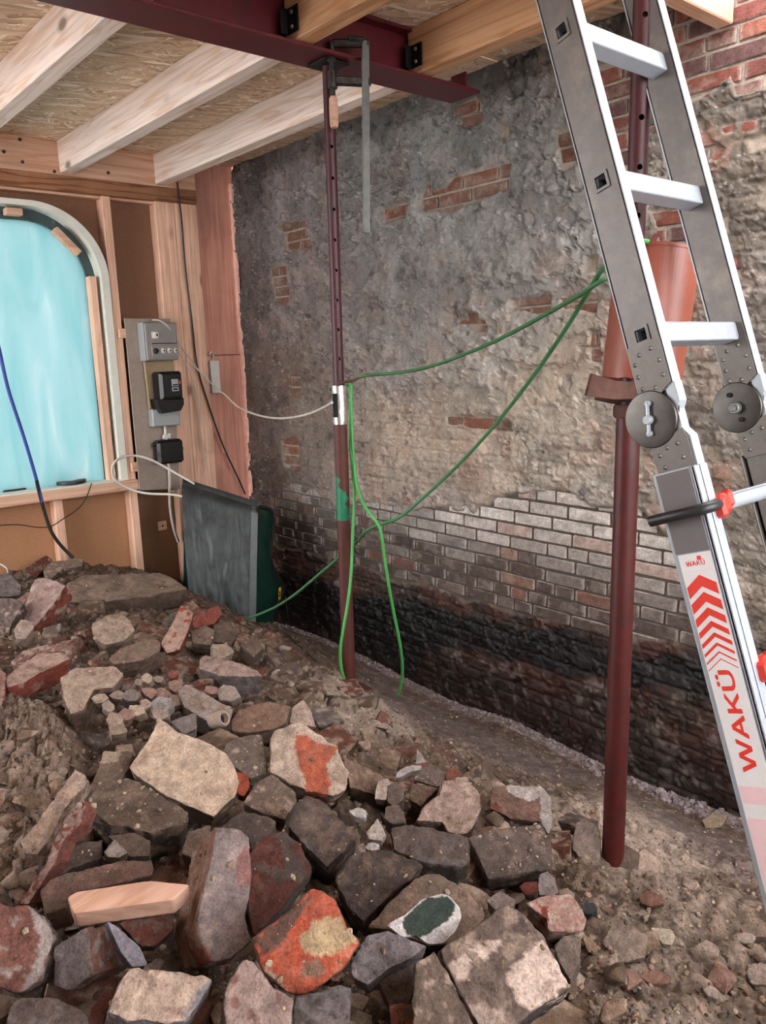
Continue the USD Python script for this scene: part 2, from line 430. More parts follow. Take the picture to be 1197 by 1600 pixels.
obj("stud", box((0.24, EY, -0.77), (0.29, 4.79, 0.945)), "pine_z", back)
# the post of several studs beside the meter board
for k, (x0, x1) in enumerate(((2.232, 2.352), (2.354, 2.508))):
    obj("post_stud", box((x0, EY + 0.002 * k, -1.9), (x1, EY + 0.085, 0.95 if k else 0.945), 0.003), "pine_z", back)
obj("post_stud", box((2.352, EY - 0.006, 0.962), (2.508, EY + 0.02, 1.03), 0.003), "pine_z", back)
obj("corner_board", box((2.508, 4.745, 0.03), (2.83, 4.79, 1.25), 0.003), "red_board", back)
obj("corner_board", box((2.508, 4.738, -1.9), (2.83, 4.79, 0.025), 0.003), "red_board", back)
def ridge(v, a, s, seed=0):
    return v + a * fbm(v * s, 4, seed)[:, None]
fe = trimesh.creation.box((0.02, 0.03, 2.9)).subdivide_to_size(0.02)
fe.apply_translation((2.775, 4.728, -0.35)); fe.vertices += 0.006 * np.stack([fbm(fe.vertices * 30, 4, k) for k in range(3)], 1)
obj("sealing_foam", fe, "foam_edge", back, smooth=True)
obj("board", box((2.30, 4.80, 0.9), (2.84, 4.82, 1.25)), "fibreboard", back)
obj("plaster_panel", box((-1.6, 4.86, -1.9), (0.30, 4.88, 1.3)), "wall_shell", back)
obj("sheathing", xz(shapely.box(-1.6, -1.95, 3.05, 1.4).difference(OUT.buffer(0.02)), 4.885, 0.02), "wall_shell", back)

# ---- window: white arched lining, timber battens, milky film, sill
win = thing("window_1", None, None, (1.1, 4.76, -0.75), kind="structure")
obj("lining", xz(OUT.difference(INN), EY - 0.005, 0.16), "white_paint", win)
obj("gap_foam", xz(INN.difference(FIL), EY + 0.10, 0.03), "film_edge", win)  # dark ring standing for the open gap round the film
fm = prism(FIL.buffer(0.01), (0, EY + 0.10, 0), (1, 0, 0), (0, 0, 1), 0.002)
fm = fm.subdivide_to_size(0.07)
vv = fm.vertices
vv[:, 1] += 0.006 * np.sin(9 * vv[:, 0] + 2.5 * vv[:, 2]) + 0.008 * fbm(vv * [6, 1, 1.3], 3, 5)
obj("film", fm, "film", win, smooth=True)
obj("batten", box((1.802, EY + 0.03, -0.71), (1.842, EY + 0.095, 0.498), 0.002), "pine_z", win)
for (ax, az, bx, bz) in ((1.385, 0.822, 1.472, 0.822), (1.638, 0.748, 1.762, 0.622)):
    obj("wedge", bar((ax, EY + 0.06, az), (bx, EY + 0.06, bz), 0.06, 0.036, (0, 0, 1)), "pine_x", win)
sill = obj("sill", box((-1.6, EY - 0.03, -0.77), (1.958, 4.85, -0.708), 0.004), "pine_x", win)
obj("sill_cover", box((0.34, EY - 0.02, -0.708), (1.862, 4.85, -0.702), 0.001), "white_paint", win)

# ---- side wall and the street side: unseen shell, its openings shaped for the light
shell = thing("wall_left", None, None, (-1.65, 2, -1.8), kind="structure")
obj("masonry", box((-1.75, -1.4, -2.15), (-1.6, 2.7, 1.4)), "wall_shell", shell)
obj("masonry", box((-1.75, 4.66, -2.15), (-1.6, 4.9, 1.4)), "wall_shell", shell)
obj("masonry", box((-1.75, 2.7, -2.15), (-1.6, 4.66, -0.95)), "wall_shell", shell)  # space above left free: side opening added to light the back
obj("masonry", box((-1.75, 2.7, 1.16), (-1.6, 4.66, 1.4)), "wall_shell", shell)
wf = thing("wall_front", None, None, (0.6, -1.5, -1.8), kind="structure")
obj("pier", box((-1.75, -1.6, -2.15), (-0.1, -1.4, 1.7)), "wall_shell", wf)
obj("breast", box((-0.1, -1.6, -2.15), (2.95, -1.4, -0.35)), "wall_shell", wf)  # unseen low wall, added to keep sky light off the rubble
yd = trimesh.creation.box((60, 60, 0.1)); yd.apply_translation((0, 0, -2.1))
obj("ground", yd, "yard", kind="structure")  # unseen plane added for bounce, paled to brighten the ceiling

# ================================================================= the brick wall
BP, BC, BL, BHH = 0.2176, 0.0612, 0.2055, 0.0505     # pitch, course, stretcher, height
def wall_pts(px):
    return [tuple(at_x(x, y, WX)[1:]) for x, y in px]
YY, ZZ = np.arange(0.9, 4.73, 0.0056), np.arange(-1.88, 1.24, 0.0056)
GY, GZ = np.meshgrid(YY, ZZ, indexing="ij")
def field(polys, soft, nz, ns, seed):
    """How far a place of the wall lies inside the outlines (1 in, 0 out), with a ragged edge."""
    u = shapely.union_all([Polygon(wall_pts(p)).buffer(0) for p in polys])
    sh = np.stack([fbm(np.stack([GY, GZ, GZ * 0 + 3.3], -1).reshape(-1, 3) * ns, 4, seed + k) for k in range(2)], -1) * nz
    q = shapely.points((GY.ravel() + sh[:, 0]), (GZ.ravel() + sh[:, 1]))
    dd = shapely.distance(u, q); ins = dd <= 0
    dd[ins] = -shapely.distance(u.boundary, q[ins])
    return np.clip(0.5 - dd / soft / 2, 0, 1).reshape(GY.shape)
BAND = [[(425, 775), (455, 765), (500, 770), (530, 790), (560, 790), (600, 782), (650, 800), (700, 792), (760, 795), (790, 778), (840, 765), (880, 770), (960, 790), (1000, 800), (1040, 840), (1060, 860), (1110, 930), (1150, 960), (1160, 1012), (1060, 1004), (1000, 996), (960, 988), (905, 974), (850, 966), (800, 952), (760, 942), (720, 934), (690, 922), (640, 917), (600, 905), (550, 880), (500, 868), (430, 854)]]
RED = [[(1035, -20), (1210, -30), (1210, 140), (1188, 132), (1150, 150), (1142, 118), (1128, 130), (1105, 155), (1080, 162), (1060, 120), (1045, 60)],
       [(935, 100), (1000, 90), (1000, 300), (965, 300), (948, 230), (940, 160)], [(1078, 182), (1104, 188), (1112, 215), (1090, 222), (1082, 215)], [(1090, 222), (1120, 220), (1136, 230), (1128, 245), (1104, 250), (1096, 240)],
       [(1172, 212), (1205, 203), (1205, 228), (1174, 234)], [(1128, 190), (1146, 186), (1148, 200), (1132, 206)],
       [(1015, 330), (1050, 325), (1062, 345), (1075, 392), (1042, 396)], [(1190, 290), (1210, 270), (1210, 330), (1196, 320)], [(1120, 335), (1140, 330), (1140, 360), (1124, 364)],
       [(655, 325), (664, 303), (672, 282), (680, 300), (700, 292), (712, 275), (740, 268), (764, 262), (800, 250), (799, 292), (760, 310), (715, 327), (690, 330), (660, 332)],
       [(600, 326), (640, 312), (640, 340), (604, 348)], [(798, 470), (862, 460), (861, 482), (830, 490), (800, 487)], [(878, 468), (912, 456), (936, 456), (934, 490), (914, 484), (885, 482)], [(920, 402), (936, 402), (934, 425), (916, 424)],
       [(730, 482), (752, 490), (750, 508), (736, 502)], [(716, 170), (740, 150), (756, 168), (752, 190), (728, 196)], [(785, 195), (795, 190), (796, 220), (784, 215)], [(925, 520), (940, 516), (942, 570), (924, 566)],
       [(700, 650), (760, 648), (800, 660), (800, 672), (740, 668), (702, 662)], [(440, 690), (466, 680), (470, 735), (446, 730)], [(455, 755), (472, 757), (470, 775), (450, 770)], [(452, 585), (470, 575), (474, 610), (456, 618)], [(870, 200), (905, 200), (900, 260), (880, 270)], [(735, 500), (760, 500), (765, 520), (740, 522)],
       [(440, 350), (480, 345), (490, 385), (452, 392)], [(425, 420), (452, 410), (455, 470), (432, 470)], [(1130, 395), (1160, 400), (1165, 430), (1136, 424)], [(1060, 420), (1085, 430), (1080, 470), (1062, 460)]]
LOW = [[(370, 842), (430, 840), (500, 856), (560, 868), (640, 894), (700, 904), (760, 922), (850, 946), (960, 966), (1080, 984), (1180, 1000), (1215, 1010), (1215, 1400), (1000, 1300), (400, 1000)]]
TAR = [[(430, 885), (520, 915), (560, 935), (620, 930), (680, 950), (720, 955), (800, 975), (880, 985), (940, 1010), (1000, 1018), (1100, 1030), (1215, 1060), (1215, 1110), (1120, 1105), (1040, 1080), (960, 1065), (880, 1050), (820, 1035), (760, 1020), (700, 1010), (640, 1060), (560, 1010), (430, 950)]]
THIN = [[(545, 600), (700, 640), (900, 640), (960, 660), (960, 790), (880, 772), (840, 765), (790, 778), (760, 795), (600, 785), (545, 790)], [(430, 640), (530, 660), (530, 790), (430, 770)], [(1000, 700), (1210, 680), (1210, 1000), (1060, 860), (1000, 800)], [(930, 60), (1060, 100), (1210, 130), (1215, 700), (1010, 720), (965, 560), (940, 300)]]
mB, mR = field(BAND, 0.012, 0.05, 7, 1), field(RED, 0.008, 0.022, 11, 3)
mL, mT, mN = field(LOW, 0.03, 0.06, 6, 5), field(TAR, 0.02, 0.06, 7, 7), field(THIN, 0.10, 0.05, 5, 9)
P3 = np.stack([GY, GZ, np.zeros_like(GY)], -1).reshape(-1, 3)
def nz(s, o=4, seed=0):
    return fbm(P3 * s, o, seed).reshape(GY.shape)
# the courses: which course, how far from a joint
row = np.floor((GZ + 3) / BC); zin = (GZ + 3) / BC - row
off = np.where(row % 2 == 0, 0.0, 0.5) + 0.13 * np.sin(row * 2.7)
yin = GY / BP + off; col = np.floor(yin); yin = yin - col
dj = np.minimum(np.minimum(zin, 1 - zin) * BC - (BC - BHH) / 2, np.minimum(yin, 1 - yin) * BP - (BP - BL) / 2)     # < 0 in a joint
joint = np.clip(0.5 - (dj - 0.001) / 0.007, 0, 1)
n1, n2, n3, n4 = nz(3.2, 5, 11), nz(11, 5, 12), nz(34, 4, 13), nz(85, 3, 14)
flake = np.clip((n2 + 0.25 * n3 + 0.02) / 0.035, 0, 1)                    # broken-off skins of plaster with sharp rims
def nza(sy, sz, o=4, seed=0):
    return fbm(P3 * np.array([sy, sz, 1.0]), o, seed).reshape(GY.shape)
flake2 = np.clip((nza(5.0, 8.5, 5, 21) + 0.2 * n3 - 0.06) / 0.02, 0, 1)
flake4 = np.clip((nza(8.0, 15.0, 5, 22) + 0.2 * n3 + 0.02) / 0.025, 0, 1)
streak = nza(9, 1.1, 4, 23)
pock = np.clip((nz(24, 4, 31) - 0.33) / 0.07, 0, 1)
gouge = np.clip((nz(15, 4, 33) - 0.30) / 0.05, 0, 1)
n5 = nz(1.6, 3, 15)
crack = np.clip(1 - np.abs(nz(5.5, 5, 35)) / 0.018, 0, 1) * np.clip(nz(2.2, 2, 36) * 4 + 0.3, 0, 1)
flake3 = np.clip((nz(19, 4, 37) + 0.25 * n4 - 0.10) / 0.03, 0, 1)
rough_ = np.clip(0.55 + 1.6 * nz(1.9, 3, 38) + 0.5 * np.clip((0.1 - GZ) / 0.5, 0, 1), 0.15, 1.3)
thick = 0.005 + 0.008 * n5 + 0.004 * n1 + rough_ * (0.0036 * n2 + 0.0030 * n3 + 0.0014 * n4 + 0.0060 * flake3) + 0.0075 * flake + 0.0115 * flake2 + 0.0085 * flake4 * rough_ - 0.006 * pock * rough_ - 0.005 * gouge * rough_ - 0.010 * crack
thin = 0.003 + 0.002 * n2 + 0.002 * n3 + 0.0013 * n4 + 0.005 * flake + 0.004 * flake3 + 0.003 * flake4 - 0.0065 * joint * np.clip(0.75 + 1.5 * n1, 0, 1) - 0.006 * crack
thick = thick * (1 - mN) + thin * mN
low = 0.001 + 0.006 * n2 + 0.006 * n3 + 0.002 * n4 + 0.007 * flake - 0.006 * joint - 0.008 * gouge
thick = thick * (1 - mL) + low * mL
BARE = np.maximum(mB, mR)
mort = -0.007 + 0.002 * n3 + 0.0015 * n4
thick = thick * (1 - BARE) + mort * BARE
# colours: pigment of plaster, lime, dust, soot and tar, with some light and shade worked in
SPOTS = [((400, 300), (82, 72, 70)), ((395, 450), (76, 66, 62)), ((415, 620), (80, 66, 58)), ((420, 740), (74, 58, 50)), ((450, 320), (128, 116, 112)), ((470, 450), (128, 114, 108)), ((500, 560), (118, 104, 95)), ((480, 640), (120, 104, 92)), ((450, 600), (92, 74, 64)),
         ((600, 250), (112, 108, 104)), ((660, 210), (118, 118, 114)), ((760, 130), (86, 82, 78)), ((820, 150), (104, 100, 96)), ((800, 230), (128, 124, 118)), ((640, 420), (124, 116, 110)), ((700, 400), (136, 132, 126)), ((560, 480), (128, 118, 112)),
         ((620, 560), (138, 128, 120)), ((760, 520), (144, 134, 124)), ((860, 360), (128, 122, 116)), ((830, 430), (134, 126, 118)), ((620, 680), (154, 134, 116)), ((740, 700), (158, 140, 122)), ((850, 620), (152, 138, 122)), ((880, 720), (162, 146, 130)),
         ((920, 560), (142, 128, 114)), ((1010, 560), (128, 112, 96)), ((1080, 420), (104, 90, 79)), ((1150, 300), (96, 83, 71)), ((1180, 420), (98, 85, 75)), ((1170, 560), (106, 96, 87)), ((1080, 650), (116, 104, 93)), ((1040, 780), (130, 116, 102)), ((1170, 800), (112, 100, 88)), ((1130, 200), (94, 81, 69)), ((900, 110), (92, 84, 76)), ((960, 40), (88, 76, 66)),  # near wall spots darkened against the light from above
         ((560, 840), (132, 116, 106)), ((700, 860), (138, 124, 116)), ((860, 840), (150, 138, 128)), ((460, 820), (96, 80, 72)), ((1000, 860), (126, 114, 104))]
sp = np.array([at_x(*p, WX)[1:] for p, _ in SPOTS]); sc = np.array([lin(c) for _, c in SPOTS])
d2 = ((P3[:, None, :2] + 0.06 * np.stack([n1.ravel(), nz(3.2, 5, 41).ravel()], -1)[:, None] - sp[None]) ** 2).sum(-1)
w8 = 1 / (d2 + 0.012) ** 1.6
WC = (w8 @ sc) / w8.sum(1, keepdims=True)
WC = WC.reshape(*GY.shape, 3)
e = lambda m: m[..., None]
lime = np.clip((nz(5, 5, 51) + 0.25 * n3 - 0.12) / 0.35, 0, 1) * np.clip((3.6 - GY) / 0.8, 0.15, 1)
upz = np.clip((GZ + 0.25) / 0.5, 0, 1)
WC = WC * np.array([0.95, 1.0, 1.05]) * (1.30 - 0.20 * e(upz)) * (1 + 0.22 * e(n2) + 0.10 * e(n3) + 0.22 * e(streak) * e(upz))  # upper wall toned down against light from the side opening
ghost = np.clip((nz(4.5, 4, 63) + 0.25 * n3 - 0.22) / 0.12, 0, 1) * (0.25 + 0.75 * mN)
WC = WC * (1 - 0.45 * e(ghost)) + lin((142, 100, 82)) * 0.45 * e(ghost) * (1 - 0.35 * e(joint))
WC = WC * (1 - 0.30 * e(lime)) + lin((184, 176, 168)) * 0.30 * e(lime)
warm = np.clip((nz(9, 4, 61) - 0.12) / 0.1, 0, 1)
WC = WC * (1 - 0.35 * e(warm)) + WC * np.array([1.12, 0.92, 0.78]) * 0.35 * e(warm)
WC = WC * (1 - 0.28 * e(pock) - 0.2 * e(gouge) - 0.55 * e(crack) - 0.22 * e(1 - flake2) * e(rough_ > 0.3) * 0.6)  # relief shade put into the colour of pocks, gouges and cracks
rim = np.clip(4 * flake2 * (1 - flake2), 0, 1); rim2 = np.maximum(0.25 * np.clip(4 * flake3 * (1 - flake3), 0, 1), 0.6 * np.clip(4 * flake4 * (1 - flake4), 0, 1)) * np.clip(rough_, 0, 1)
WC = WC * (1 - 0.4 * e(np.maximum(rim, rim2))) + lin((205, 196, 188)) * 0.4 * e(np.maximum(rim, rim2))  # pale flake rims: grazing highlights put into the colour
lowc = lin((54, 38, 30)) * (1 + 0.5 * e(n2) + 0.4 * e(n3)); redl = np.clip((nz(8, 4, 71) + 0.1) / 0.15, 0, 1)
lowc = lowc * (1 - 0.5 * e(redl)) + lin((76, 36, 26)) * 0.5 * e(redl)
ml2 = np.clip(mL * 1.3 + 0.25 * n2 * (mL > 0.02), 0, 1)
WC = WC * (1 - e(ml2)) + lowc * e(ml2)
salt = np.clip((nz(13, 5, 81) + 0.5 * n3 - 0.30) / 0.12, 0, 1) * np.clip(mL + 0.1 * mN, 0, 1)
WC = WC * (1 - 0.35 * e(salt)) + lin((150, 138, 130)) * 0.35 * e(salt)
WC = WC * (1 - 0.95 * e(mT)) + lin((12, 11, 12)) * 0.95 * e(mT)
foot = np.clip((-1.52 - GZ + 0.05 * n1) / 0.12, 0, 1)
WC = WC * (1 - 0.55 * e(foot)) + lin((28, 22, 21)) * 0.55 * e(foot)
mortc = lin((150, 136, 122)) * (1 + 0.25 * e(n3)); mortc = mortc * (1 - 0.75 * e(mB)) + lin((52, 42, 38)) * 0.75 * e(mB)
WC = WC * (1 - e(BARE)) + mortc * e(BARE)
BAREI = RegularGridInterpolator((YY, ZZ), BARE, bounds_error=False, fill_value=0)
def grid_mesh(A, B, C):
    n, m = A.shape
    v = np.stack([A, B, C], -1).reshape(-1, 3); i = np.arange(n * m).reshape(n, m)
    q = np.stack([i[:-1, :-1], i[1:, :-1], i[1:, 1:], i[:-1, 1:]], -1).reshape(-1, 4)
    return v, np.vstack([q[:, [0, 1, 2]], q[:, [0, 2, 3]]])
wall = thing("wall_right", None, None, (WX, 2.8, -1.88), kind="structure")
gv, gf = grid_mesh(WX - thick, GY, GZ)
gf = gf[:, ::-1]
obj("plaster", (gv, gf), "plaster", wall, smooth=True, cd=WC.reshape(-1, 3))
obj("masonry", box((WX + 0.035, -1.45, -2.15), (WX + 0.25, 4.9, 1.4)), "wall_shell", wall)
sl = trimesh.creation.box((0.05, 2.35, 3.15)).subdivide_to_size(0.06); sl.apply_translation((WX + 0.018, -0.27, -0.33))
obj("plaster", sl, "plaster", wall, smooth=False, cd=np.tile(lin((128, 116, 104)), (len(sl.vertices), 1)))
# bricks that show
cands = []
for r_ in range(int((-1.2 + 3) / BC), int((1.2 + 3) / BC)):
    zc = (r_ + 0.5) * BC - 3; o_ = (0.0 if r_ % 2 == 0 else 0.5) + 0.13 * math.sin(r_ * 2.7)
    for c_ in range(int(0.9 / BP) - 2, int(4.8 / BP) + 2):
        yc = (c_ + 0.5 - o_) * BP
        if yc < 0.95 or yc > 4.6:
            continue
        parts = [(yc, BL)] if rng.random() > 0.16 else [(yc - BP / 4, BL / 2 - 0.004), (yc + BP / 4, BL / 2 - 0.004)]
        for y_, l_ in parts:
            s_ = BAREI(np.array([[y_ + a * l_, zc + b * BHH] for a in (-0.45, -0.2, 0, 0.2, 0.45) for b in (-0.4, 0, 0.4)]))
            if (s_ > 0.6).mean() > 0.14:
                d = np.linalg.norm([WX, y_, zc]); cands.append((s_.mean() / d, y_, zc, l_))
cands.sort(reverse=True)
LBAND = shapely.union_all([Polygon(wall_pts(p)).buffer(0) for p in BAND])
def brick_mesh(y_, zc, l_, seed):
    q = bev(0.11, l_, BHH, 0.0035).subdivide_to_size(0.022)
    q.apply_translation((WX + 0.052 + rng.uniform(-0.0025, 0.0025), y_, zc + rng.normal(0, 0.0012)))
    v = q.vertices; v += 0.0022 * np.stack([fbm(v * 22 + seed, 3, k) for k in range(3)], 1)
    return q
def brick_color(y_, zc):
    def f(v, n):
        lowb = LBAND.distance(Point(y_, zc)) < 0.03
        if lowb:
            t = np.clip((zc + 1.02 + rng.normal(0, 0.04)) / 0.20, 0, 1)
            base = lin((92, 78, 72)) * (1 - t) + lin((198, 188, 180)) * t
            if rng.random() < 0.13: base = 0.45 * base + 0.55 * lin((142, 98, 82))
            if y_ > 2.9: base = base * 0.78
            if y_ > 3.5: base = base * 0.7
        else:
            base = lin([(120, 68, 55), (108, 64, 56), (94, 66, 62), (126, 78, 64), (110, 74, 63)][rng.integers(5)])
            if y_ > 2.0: base = lin([(116, 84, 71), (112, 86, 75), (120, 80, 64)][rng.integers(3)])
        base = base * (1 + rng.normal(0, 0.07))
        k = fbm(v * 26, 4, 5)[:, None]; d_ = np.clip((fbm(v * 15, 4, 9)[:, None] - 0.12) / 0.15, 0, 1)
        ed_ = np.maximum(np.abs(v[:, 1:2] - y_) / (l_ / 2) * 0.985, np.abs(v[:, 2:3] - zc) / (BHH / 2) * 0.93)
        li = np.clip((ed_ - 0.86) / 0.1 + 1.6 * fbm(v * 33, 3, 13)[:, None], 0, 1) * (0.5 if lowb else 0.3)
        c = base * (1 + 0.3 * k) * (1 - 0.35 * d_) + lin((150, 138, 126)) * 0.35 * d_
        return c * (1 - li) + lin((196, 184, 174)) * li
    return f
rest = []
for k, (_, y_, zc, l_) in enumerate(cands):
    if k < 290:
        obj("brick", brick_mesh(y_, zc, l_, k * 1.7), "stone", wall, smooth=40, cd=brick_color(y_, zc))
print("bricks in the wall", len(cands))
# ================================================================= the ground: a heap of rubble and earth falling to a trench along the brick wall
HP = [(0, 1600, -.90), (300, 1600, -.90), (600, 1600, -.93), (900, 1600, -1.05), (1197, 1600, -1.18), (0, 1400, -.90), (300, 1400, -.91), (600, 1400, -.97), (800, 1400, -1.09), (957, 1345, -1.26), (1197, 1450, -1.28), (1050, 1500, -1.17),
      (0, 1200, -.89), (250, 1200, -.92), (480, 1200, -1.02), (700, 1230, -1.17), (850, 1250, -1.27), (0, 1050, -.92), (200, 1050, -.95), (360, 1040, -1.02), (545, 1068, -1.31), (460, 1030, -1.13), (600, 1120, -1.34), (0, 900, -1.0), (200, 900, -1.06), (300, 950, -1.10), (400, 985, -1.22),
      (660, 1140, -1.62), (780, 1210, -1.55), (905, 1262, -1.46), (630, 1095, -1.76), (700, 1120, -1.77), (900, 1210, -1.77), (1100, 1290, -1.77), (1197, 1340, -1.68), (1050, 1350, -1.5), (470, 1010, -1.6), (450, 985, -1.74), (560, 1025, -1.77), (1197, 1300, -1.77)]
HC = [at_z(*p) for p in HP] + [np.array(q, float) for q in ((-.6, .2, -.95), (-.6, 1.5, -.95), (-.6, 3, -1.05), (-.8, 4.7, -1.15), (.6, 4.7, -1.12), (1.5, 4.7, -1.16), (2.1, 4.7, -1.35), (2.5, 4.6, -1.72), (2.78, 4.7, -1.8), (2.78, 3.6, -1.78), (2.78, 2.4, -1.78), (2.78, 1.2, -1.78), (2.78, .4, -1.72), (2.0, 0.2, -1.3), (1.2, 0.05, -1.1), (.4, .1, -.95), (2.4, .2, -1.55))]
HC = np.array(HC)
RB = RBFInterpolator(HC[:, :2], HC[:, 2], kernel="linear", smoothing=0.01)
GXX, GYY = np.arange(-0.9, 2.80, 0.0095), np.arange(0.0, 4.76, 0.0095)
cx, cy = np.arange(-0.9, 2.9, 0.05), np.arange(0.0, 4.85, 0.05)
CZ = RB(np.stack(np.meshgrid(cx, cy, indexing="ij"), -1).reshape(-1, 2)).reshape(len(cx), len(cy))
HI = RegularGridInterpolator((cx, cy), CZ, bounds_error=False, fill_value=None)
AX, AY = np.meshgrid(GXX, GYY, indexing="ij")
BASE = HI(np.stack([AX, AY], -1).reshape(-1, 2)).reshape(AX.shape)
G3 = np.stack([AX, AY, np.zeros_like(AX)], -1).reshape(-1, 3)
gn = lambda s, o=4, seed=0: fbm(G3 * s, o, seed).reshape(AX.shape)
# the heap proper (left of the trench) is open between its stones
heap = np.clip((-1.22 - BASE) / -0.16, 0, 1)
trench = np.clip((-1.60 - BASE) / 0.10, 0, 1)
g1, g2, g3, g4 = gn(5, 4, 101), gn(17, 4, 102), gn(48, 4, 103), gn(110, 2, 104)
clod = np.clip((gn(22, 3, 105) - 0.05) / 0.2, 0, 1); clod2 = np.clip((gn(55, 3, 106) - 0.1) / 0.15, 0, 1)
GROUND = BASE + (0.030 * g1 + 0.020 * g2 + 0.008 * g3 + 0.003 * g4 + 0.014 * clod + 0.006 * clod2) * (1 - 0.75 * trench)
GI0 = RegularGridInterpolator((GXX, GYY), BASE, bounds_error=False, fill_value=None)


def region(px, z, soft=0.05):
    p = Polygon([tuple(at_hit(x, y)[:2]) for x, y in px]).buffer(0)
    q = shapely.points(AX.ravel(), AY.ravel()); d = shapely.distance(p, q); d[d <= 0] = -shapely.distance(p.boundary, q[d <= 0])
    return np.clip(0.5 - (d + 0.05 * g1.ravel() + 0.02 * g2.ravel()) / soft / 2, 0, 1).reshape(AX.shape)


def hit(x, y, f=None):
    """Where the line of sight through a place of the photograph meets the heap."""
    f = f or HI
    d = ray(x, y); t = np.arange(0.6, 7, 0.01); p = d[None] * t[:, None]
    h = f(p[:, :2]); k = np.argmax(p[:, 2] < h)
    if k == 0:
        return d * 9.0
    a = p[k - 1, 2] - h[k - 1]; b = h[k] - p[k, 2]
    return d * (t[k - 1] + 0.01 * a / (a + b + 1e-9))


at_hit = hit
# places of bare earth, lighter sand, dark damp ground
earth_l = region([(0, 1065), (90, 1075), (95, 1150), (130, 1190), (100, 1260), (40, 1330), (0, 1340)], 0)
sand = np.maximum(region([(480, 1070), (545, 1065), (620, 1100), (660, 1140), (640, 1170), (560, 1150), (500, 1120)], 0), region([(900, 1250), (960, 1230), (1080, 1300), (1120, 1350), (1040, 1400), (960, 1370), (880, 1300)], 0))
dark = region([(560, 1030), (700, 1120), (960, 1230), (1197, 1330), (1197, 1400), (1090, 1330), (940, 1225), (780, 1200), (640, 1130), (560, 1060)], 0)
right = region([(880, 1420), (1197, 1380), (1197, 1640), (840, 1640), (900, 1540)], 0)
GROUND = GROUND - heap * (0.085 - 0.045 * earth_l - 0.06 * np.maximum(right, sand)) + 0.02 * earth_l * (clod + clod2 - 0.7)
gc = lin((104, 86, 72)) * (1 + 0.45 * e(g2) + 0.5 * e(g3))
gc = gc * (1 - 0.45 * e(heap)) + lin((80, 66, 55)) * 0.45 * e(heap)
tint = np.clip((gn(7, 4, 111) + 0.05) / 0.3, 0, 1)
gc = gc * (1 - 0.35 * e(tint)) + lin((128, 106, 86)) * 0.35 * e(tint)
gc = gc * (1 - 0.7 * e(earth_l)) + lin((172, 150, 134)) * (1 + 0.3 * e(g3)) * 0.7 * e(earth_l)
gc = gc * (1 - 0.75 * e(sand)) + lin((180, 162, 146)) * (1 + 0.35 * e(g3) + 0.25 * e(g2)) * 0.75 * e(sand)
gc = gc * (1 - 0.6 * e(right)) + lin((146, 130, 116)) * (1 + 0.4 * e(g3) + 0.3 * e(g2)) * 0.6 * e(right)
gc = gc * (1 - 0.65 * e(dark)) + lin((128, 114, 110)) * (1 + 0.3 * e(g2)) * 0.65 * e(dark)
lump = np.clip((g3 + 0.5 * g4 - 0.30) / 0.15, 0, 1)
gc = gc * (1 - 0.45 * e(lump)) + lin((176, 158, 140)) * 0.45 * e(lump)
gv, gf = grid_mesh(AX, AY, GROUND)
foot = np.clip((AX - 2.66 + 0.04 * g2 + 0.02 * g3) / 0.05, 0, 1) * (0.5 + 0.5 * np.clip(g3 * 3 + 0.5, 0, 1))
gc = gc * (1 - 0.6 * e(foot)) + lin((176, 158, 158)) * 0.6 * e(foot)
gc = gc * 0.74 * np.array([1.0, 0.96, 0.97])
floor = thing("floor", None, None, (1, 2.4, -1.8), kind="structure")
obj("earth", (gv, gf), "earth", floor, smooth=True, cd=gc.reshape(-1, 3))
GI = RegularGridInterpolator((GXX, GYY), GROUND, bounds_error=False, fill_value=None)

# ================================================================= rubble, piece by piece
CROPS = {"A": (0, 860, 2.9925), "B": (0, 1200, 2.9925), "C": (320, 1000, 3.325), "D": (360, 1260, 2.9925), "E": (620, 1160, 3.99), "G": (640, 1300, 2.149), "I": (0, 0, 1.0)}
CREAM, PALE, TAN, BROWN, DARK, GREY, BLUEG, PINK, RED_, ORANGE, WHITE = [lin(c) for c in ((208, 184, 156), (188, 166, 146), (158, 132, 108), (122, 102, 84), (92, 78, 68), (140, 128, 120), (128, 122, 124), (176, 138, 120), (146, 76, 56), (206, 92, 52), (222, 214, 204))]
NUM = [0]
ALB = 0.67 * np.array([1.0, 0.945, 0.99])


